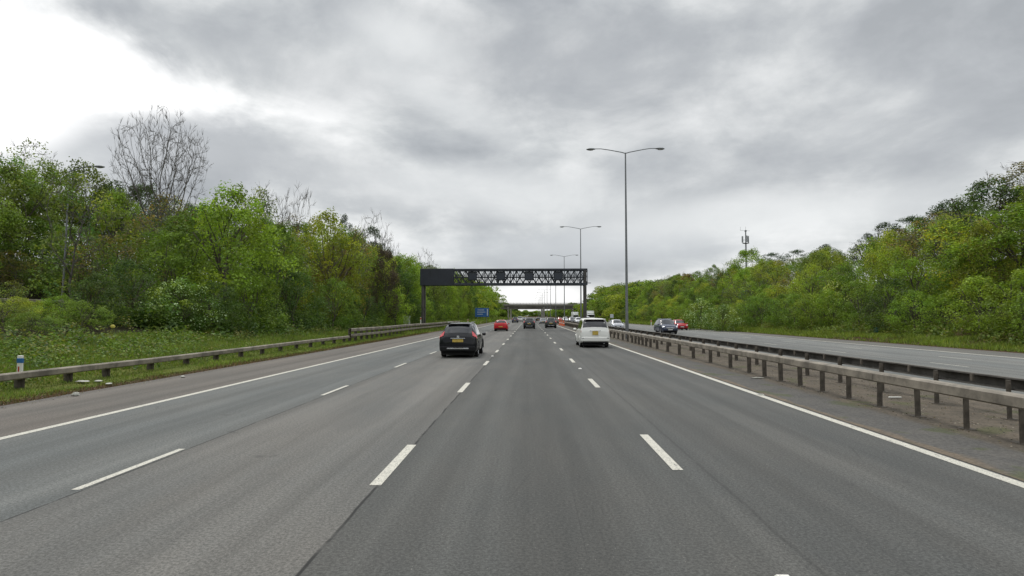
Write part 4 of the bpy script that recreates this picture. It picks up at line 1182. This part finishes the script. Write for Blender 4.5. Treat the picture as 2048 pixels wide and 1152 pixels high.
MPV = [(-2.36, .76, .50, .78, .88, .66), (-2.33, .88, .40, .95, 1.05, .78), (-2.27, .915, .36, 1.08, 1.20, .80), (-2.12, .925, .33, 1.12, 1.58, .755), (-1.98, .93, .31, 1.13, 1.76, .735), (-1.3, .93, .28, 1.11, 1.84, .74), (0, .93, .21, 1.06, 1.86, .745), (.55, .93, .21, 1.03, 1.78, .73), (1.50, .92, .21, .99, 1.08, .80), (2.05, .89, .22, .90, .98, .76), (2.26, .84, .27, .78, .84, .66), (2.36, .72, .38, .62, .68, .55)]
mpv = car_base('people_carrier', MPV, 2.9, .34, .93, dict(mirror=(1.15, 1.1), arch=M_paint, patches=[
    ('rear_window', M_glass, 2.25, 4.0, 5.15, 8.85, .008), ('windscreen', M_glass, 7.1, 7.95, 5.3, 8.7, .008),
    ('side_window', M_glass, 3.5, 5.3, 4.12, 4.9, .006), ('side_window', M_glass, 5.38, 6.3, 4.12, 4.9, .006), ('side_window', M_glass, 6.36, 7.4, 4.12, 4.9, .006),
    ('tail_light', mat('clear_tail_lamp', (.62, .5, .47), .15, coat=.5), 1.3, 2.4, 3.7, 4.2, .012), ('headlight', M_head, 9.2, 10.2, 3.8, 5.3, .012)],
    boxes=[('bumper', M_paint, (0, -2.33, .54), (1.78, .16, .34), .07), ('number_plate', M_plate_y, (0, -2.40, .93), (.36, .02, .24), 0),
           ('chrome_strip', M_chrome, (0, -2.375, 1.08), (.7, .03, .035), .008), ('reflector', M_trim, (.78, -2.405, .62), (.14, .02, .05), .005),
           ('reflector', M_rim, (-.78, -2.405, .60), (.12, .02, .05), .005), ('exhaust', M_steel, (.55, -2.3, .27), (.09, .2, .07), .02),
           ('roof_spoiler', M_paint, (0, -2.02, 1.79), (1.36, .3, .05), .02), ('grille', M_trim, (0, 2.34, .62), (.9, .05, .2), .02), ('number_plate', M_plate_w, (0, 2.375, .5), (.5, .02, .11), 0),
           ('lower_valance', M_trim, (0, -2.28, .33), (1.5, .12, .12), .03)]))
HATCH = [(-2.0, .72, .42, .70, .78, .62), (-1.97, .84, .30, .84, .92, .72), (-1.90, .875, .24, .93, 1.05, .72), (-1.62, .885, .22, .95, 1.34, .64), (-1.42, .89, .22, .95, 1.41, .62), (-.8, .89, .21, .94, 1.46, .62), (0, .89, .21, .92, 1.47, .62), (.35, .89, .21, .90, 1.42, .61), (1.05, .88, .21, .88, .95, .76), (1.6, .86, .22, .82, .88, .72), (1.9, .80, .26, .72, .78, .62), (2.0, .68, .36, .56, .62, .52)]
hatch = car_base('hatchback', HATCH, 2.5, .31, .89, dict(mirror=(.85, .95), arch=M_paint, patches=[
    ('rear_window', M_glass, 2.15, 3.8, 5.3, 8.7, .008), ('windscreen', M_glass, 7.1, 7.95, 5.3, 8.7, .008),
    ('side_window', M_glass, 3.7, 5.6, 4.12, 4.9, .006), ('side_window', M_glass, 5.7, 7.3, 4.12, 4.9, .006),
    ('tail_light', M_tail, 1.6, 2.6, 3.8, 4.7, .015), ('headlight', M_head, 9.2, 10.3, 3.8, 5.3, .012)],
    boxes=[('number_plate', M_plate_y, (0, -2.03, .60), (.52, .02, .12), 0), ('bumper', M_trim, (0, -1.97, .34), (1.5, .1, .14), .04), ('number_plate', M_plate_w, (0, 2.02, .48), (.5, .02, .11), 0), ('grille', M_trim, (0, 1.97, .5), (.9, .07, .16), .02)]))

B = 'vehicles in the traffic'
def place(src, first, x, y, col, label, back=False, cat='car'):
    t = src if first else copy_tree(src)
    t.location = (x, y + (2.3 if not back else 2.3), 0); t.rotation_euler = (0, 0, math.pi if back else 0)
    paint(t, col); tag(t, label, cat, B); return t
place(suv, True, gx(916, 28.3), 28.3, (.008, .009, .012), 'glossy black estate-style SUV with red tail lights in the second lane from the left')
place(mpv, True, gx(1190, 37.6), 37.6, (.80, .80, .76), 'tall white people carrier in the right hand lane beside the central barrier', cat='people carrier')
place(hatch, True, gx(1001, 78), 78, (.52, .02, .025), 'bright red hatchback ahead of the black SUV')
place(suv, False, gx(1058.5, 92), 92, (.03, .034, .036), 'dark grey SUV straight ahead in the middle of the road, under the gantry')
place(suv, False, gx(1102, 97), 97, (.05, .055, .05), 'dark SUV just right of the straight-ahead SUV, under the gantry')
place(hatch, False, gx(1086, 150), 150, (.45, .46, .48), 'silver car in front of the dark SUV in the right lane')
place(hatch, False, gx(1076, 235), 235, (.03, .03, .035), 'small distant black car beyond the silver car')
place(suv, False, gx(1030, 172), 172, (.06, .06, .10), 'dark purple-blue car far ahead beyond the red hatchback')
place(mpv, False, gx(1040, 215), 215, (.75, .75, .76), 'distant white car right of the purple-blue car')
place(hatch, False, gx(1048, 260), 260, (.35, .36, .45), 'distant pale blue car close to the bridge')
# oncoming
place(suv, False, 15.6, 66, (.05, .06, .095), 'dark blue-grey oncoming SUV with a silver grille beyond the barrier', True)
place(hatch, False, 21.6, 84, (.42, .02, .03), 'red oncoming car half hidden behind the dark blue SUV', True)
place(hatch, False, 12.9, 86, (.48, .49, .52), 'silver oncoming car behind the foot of the nearest street lamp', True)
onc = [(16, 190, (.40, .03, .03), 'hatch', 'red oncoming car in the distant queue left of the gantry leg'),
       (12.6, 150, (.6, .61, .63), 'suv', 'pale oncoming SUV at the front of the distant queue'),
       (12.7, 176, (.10, .10, .12), 'hatch', 'dark oncoming car second in the distant queue'),
       (15.7, 160, (.7, .7, .72), 'mpv', 'white oncoming people carrier beside the distant queue'),
       (12.6, 205, (.66, .67, .7), 'suv', 'white oncoming car third in the distant queue'),
       (16.0, 222, (.3, .31, .34), 'suv', 'grey oncoming car behind the red one in the queue'),
       (12.6, 240, (.5, .04, .04), 'hatch', 'small red oncoming car near the bridge'),
       (15.8, 262, (.7, .7, .72), 'hatch', 'small white oncoming car near the bridge'),
       (19.0, 235, (.12, .14, .2), 'hatch', 'small dark blue oncoming car in the third lane near the bridge')]
for x, y, c, k, lab in onc: place({'hatch': hatch, 'suv': suv, 'mpv': mpv}[k], False, x, y, c, lab, True)

M_lorrybox = mat('lorry_box', (.66, .68, .66), .5, var=.05)
def lorry(label):
    t = thing('lorry', label, 'lorry', group='lorries on the opposite carriageway')
    b = MB(); b.box((0, 4.6, 2.45), (2.5, 8.6, 2.7), bev=.05); b.build('box_body', M_lorrybox, t)
    b = MB(); b.box((0, -.9, 1.55), (2.35, 1.8, 2.2), bev=.15); b.box((0, -.5, 3.0), (2.2, 1.2, .8), bev=.2); b.build('cab', M_lorrybox, t, 40)
    b = MB(); b.box((0, -1.81, 2.0), (2.1, .04, .85), bev=.01); b.build('windscreen', M_glass, t)
    b = MB(); b.box((0, -1.82, .75), (2.3, .12, .5), bev=.04); b.build('bumper', M_trim, t)
    for s in (-1, 1):
        b = MB(); b.box((s * .95, -1.89, .8), (.3, .03, .16)); b.build('headlight', M_head, t)
        b = MB(); b.box((s * 1.3, -1.7, 2.0), (.16, .12, .5), bev=.03); b.build('wing_mirror', M_trim, t)
        for yy in (-.8, 6.4, 7.6):
            b = MB(); b.lathe([(0, -.14), (.5, -.14), (.52, 0), (.5, .14), (.25, .14), (.2, .05), (0, .05)], 'x', (s * 1.08, yy, .52), 18); b.build('wheel', M_tyre, t, 40)
    b = MB(); b.box((0, 3.5, .85), (1.0, 9, .3)); b.build('chassis', M_under, t)
    return t
l1 = lorry('white box lorry showing its top above the white people carrier'); l1.location = (gx(1181, 205), 205, 0)
l2 = copy_tree(l1); l2.location = (gx(1151, 262), 262, 0); l2['label'] = 'farther white box lorry left of the gantry leg'

# ------------------------------------------------------------ blue direction sign, marker posts, cabinet, mast, litter
sgy = 168
s = thing('direction_sign', 'blue motorway direction sign on the left verge before the bridge', 'road sign', (gx(964, sgy), sgy, hgt(-13.4, sgy)))
b = MB(); b.box((0, 0, 2.9), (3.9, .08, 2.5), bev=.02); b.build('sign_panel', M_signblue, s)
b = MB()
for z_, w0, x_ in ((3.6, 1.9, -.3), (3.0, 2.3, -.2), (2.4, 1.6, -.5)): b.box((x_, -.052, z_), (w0, .01, .16))
b.box((1.55, -.052, 2.95), (.28, .01, 1.9))
b.build('lettering', M_signwhite, s)
for x in (-1.3, 1.3):
    b = MB(); b.tube([(x, .1, -.2), (x, .1, 4.1)], .07, 8); b.build('post', M_steel, s)

def marker(x, y, h, label, z=None, orange=False, wdt=.15):
    t = thing('marker_post', label, 'marker post', (x, y, hgt(x, y) if z is None else z), 0, 'roadside marker posts')
    b = MB(); b.box((0, 0, h / 2), (wdt, .05, h), bev=.012); b.build('post', M_white, t)
    if not orange:
        b = MB(); b.box((0, -.001, h - .14), (wdt + .014, .064, .14), bev=.012); b.build('blue_band', M_blue, t)
        b = MB(); b.box((-wdt * .1, -.029, h - .42), (.035, .012, .24)); b.build('reflector', M_red, t)
    else:
        b = MB(); b.box((0, -.001, h - .2), (wdt + .014, .064, .25), bev=.012); b.build('red_band', M_orange, t)
    return t
mx = gx(45, 16.1)
marker(mx, 16.1, gz(711, 16.1, 45) - hgt(mx, 16.1), 'white marker post with blue band behind the left barrier', wdt=.16)
marker(gx(936, 120), 120, 1.3, 'thin white marker post with red band left of the blue sign', orange=True)
marker(gx(843, 84), 83.5, 1.5, 'white post at the foot of the left gantry leg', orange=True)
marker(gx(1302, 110), 110, 1.3, 'orange and white marker post on the right verge', orange=True)
marker(gx(1218, 175), 175, 1.2, 'small white post on the right verge near the lorry', orange=True)
cx_ = gx(814, 78)
c = thing('roadside_cabinet', 'grey equipment cabinet behind the two-rail barrier near the gantry', 'cabinet', (cx_, 78, hgt(cx_, 78)))
b = MB(); b.box((0, 0, .75), (.8, .5, 1.5), bev=.03); b.build('housing', M_cab, c)
b = MB(); b.box((0, -.256, .8), (.68, .012, 1.2)); b.build('door', M_cab, c)
b = MB(); b.box((0, 0, 1.53), (.9, .6, .06), bev=.01); b.build('lid', M_cab, c)
# small pale sign beyond
sx_ = gx(1223.5, 160)
c = thing('small_sign', 'small pale sign on posts on the right verge behind the white people carrier', 'road sign', (sx_, 160, 0.1))
b = MB(); b.box((0, 0, 1.9), (.9, .05, 1.0), bev=.01); b.build('panel', M_signwhite, c)
b = MB(); b.tube([(0, .06, 0), (0, .06, 2.3)], .04, 6); b.build('post', M_steel, c)
# road works barrel / cone group near the central reserve
cxx = gx(1127, 180)
for x_, y_, lab in ((6.85, 118, 'orange-red traffic cone on the right edge strip, nearest of three'), (6.8, 124, 'orange-red traffic cone on the right edge strip, middle of three'), (6.8, 131, 'orange-red traffic cone on the right edge strip, farthest of three')):
    t = thing('traffic_cone', lab, 'traffic cone', (x_, y_, 0), 0, 'traffic cones by the central barrier'); t.scale = (1.35, 1.35, 1.25)
    b = MB(); b.box((0, 0, .03), (.45, .45, .06), bev=.02); b.lathe([(.2, .05), (.05, 1.0), (0, 1.0)], 'z', (0, 0, 0), 12); b.build('cone', M_orange, t, 40)
    b = MB(); b.lathe([(.145, .4), (.1, .68)], 'z', (0, 0, 0), 12); b.build('reflective_band', M_white, t, 40)

my = 175; mx_ = gx(1494, my)
m_ = thing('radio_mast', 'grey radio mast with antenna head rising behind the right hand trees', 'mast', (mx_, my, hgt(mx_, my)))
zt_ = gz(487, my, 1494) - hgt(mx_, my)
b = MB(); b.tube([(0, 0, 0), (0, 0, zt_ + 4)], [.32, .16], 10); b.build('pole', M_steel, m_, 40)
b = MB()
b.lathe([(.3, zt_ - .1), (.95, zt_), (.95, zt_ + .12), (.3, zt_ + .2)], 'z', (0, 0, 0), 14)
for k in range(6):
    a = k * math.pi / 3 + .3; b.tube([(.9 * math.cos(a), .9 * math.sin(a), zt_), (.9 * math.cos(a), .9 * math.sin(a), zt_ + 2.2)], .05, 6)
b.lathe([(.93, zt_ + 1.05), (.93, zt_ + 1.1)], 'z', (0, 0, 0), 14)
b.build('head_frame', M_steel, m_)
for k in range(3):
    a = k * 2 * math.pi / 3 + .5; b = MB(); b.box((.98 * math.cos(a), .98 * math.sin(a), zt_ + 1.3), (.32, .32, 1.9), bev=.05); b.build('antenna', M_cab, m_)
b = MB(); b.tube([(0, 0, zt_ + 3.6), (0, 0, zt_ + 5)], .03, 5); b.tube([(-1.6, 0, zt_ + 3.9), (1.2, 0, zt_ + 3.7)], .04, 5); b.tube([(-1.5, 0, zt_ + 3.9), (-1.5, 0, zt_ + 4.9)], .03, 5); b.box((0, 0, zt_ + 3.7), (.5, .5, .35)); b.build('top_aerial', M_steel, m_)

def lump(name, label, cat, x, y, sx, sy, sz, m, seed, z=None, flat=False):
    r = random.Random(seed); mb = MB(); n1_, n2_ = 10, 6; vs = []
    for i in range(n2_ + 1):
        ph = math.pi * i / n2_
        for k in range(n1_):
            th = 2 * math.pi * k / n1_; q = 1 + r.uniform(-.25, .25)
            vs.append((sx * math.sin(ph) * math.cos(th) * q, sy * math.sin(ph) * math.sin(th) * q, sz * (math.cos(ph) * q + .8) * .6))
    fs_ = [(i * n1_ + k, (i + 1) * n1_ + k, (i + 1) * n1_ + (k + 1) % n1_, i * n1_ + (k + 1) % n1_) for i in range(n2_) for k in range(n1_)]
    mb.add(vs, fs_); o = mb.build(name, m, None, 30, (x, y, hgt(x, y) + .04 if z is None else z)); return tag(o, label, cat)
def at(px, py, zz=0.0):
    d = ray(px, py); y_ = (zz - HC) / d.z; return d.x * y_, y_
x_, y_ = at(151, 792); lump('stone', 'pale crumpled lump on the edge of the left tarmac', 'litter', x_, y_, .09, .08, .08, M_litter, 1, .01)
x_, y_ = at(366, 755); lump('litter', 'small white scrap on the tarmac edge farther along the left barrier', 'litter', x_, y_, .07, .06, .05, M_litter, 2, .01)
x_, y_ = at(224, 691, .45); lump('yellow_bag', 'yellow plastic bag lying in the grass behind the left barrier', 'litter', x_, y_, .12, .08, .15, M_yellow, 3)
x_, y_ = at(166, 762, .12); lump('pale_bag', 'long pale plastic sheet in the grass under the left rail', 'litter', x_, y_, .2, .1, .05, M_litter, 4)
x_, y_ = at(196, 760, .12); lump('pale_bag', 'smaller pale plastic sheet in the grass beside the long one', 'litter', x_, y_, .11, .08, .045, M_litter, 5)
x_, y_ = at(218, 765, .1); lump('pale_bag', 'flat pale scrap beside the third barrier post on the left', 'litter', x_, y_, .09, .08, .04, M_litter, 6)
x_, y_ = at(1752, 667, .5); lump('teal_bin_bag', 'dark teal rubbish bag at the foot of the bushes on the right verge', 'litter', x_, y_, .22, .22, .5, M_teal, 7)
x_, y_ = at(1515, 757); lump('litter', 'white scraps on the central reserve between the posts', 'litter', x_, y_, .22, .06, .03, M_litter, 8, .01)
x_, y_ = at(1790, 797)
b = MB(); b.box((0, 0, .02), (.3, .05, .03), bev=.008); tag(b.build('white_stick', M_white, None, None, (x_, y_, .01)), 'short white strip lying on the soil of the central reserve', 'litter')
x_, y_ = at(1522, 790); lump('litter', 'pale smudge of debris on the right edge line', 'litter', x_, y_, .08, .1, .02, M_litter, 9, .005)
# gravel and grit along the hard strip and the reserve
r = np.random.default_rng(77); n = 5200
gxs = np.where(r.random(n) < .8, r.uniform(7.3, 10.6, n), r.uniform(-12.1, -11.3, n)); gys = 6 + 50 * r.random(n) ** 1.8
C_ = np.stack([gxs, gys, np.full(n, .012)], 1); nr_ = rand_dirs(n, r) * .5 + np.array([0, 0, 1.0]); nr_ /= np.linalg.norm(nr_, axis=1)[:, None]
T_ = np.ones((n, 4)); T_[:, :3] = np.array([(.22, .17, .12), (.1, .08, .06), (.3, .27, .22), (.06, .055, .05)])[r.integers(0, 4, n)]
o = bpy.data.objects.new('gravel', np_mesh('gravel', leaves(C_, nr_, .018, r, .8), 4, M_grass, T_)); COL.objects.link(o)
tag(o, 'loose grit and gravel scattered over the central reserve and hard shoulder edge', 'gravel', None, 'stuff')
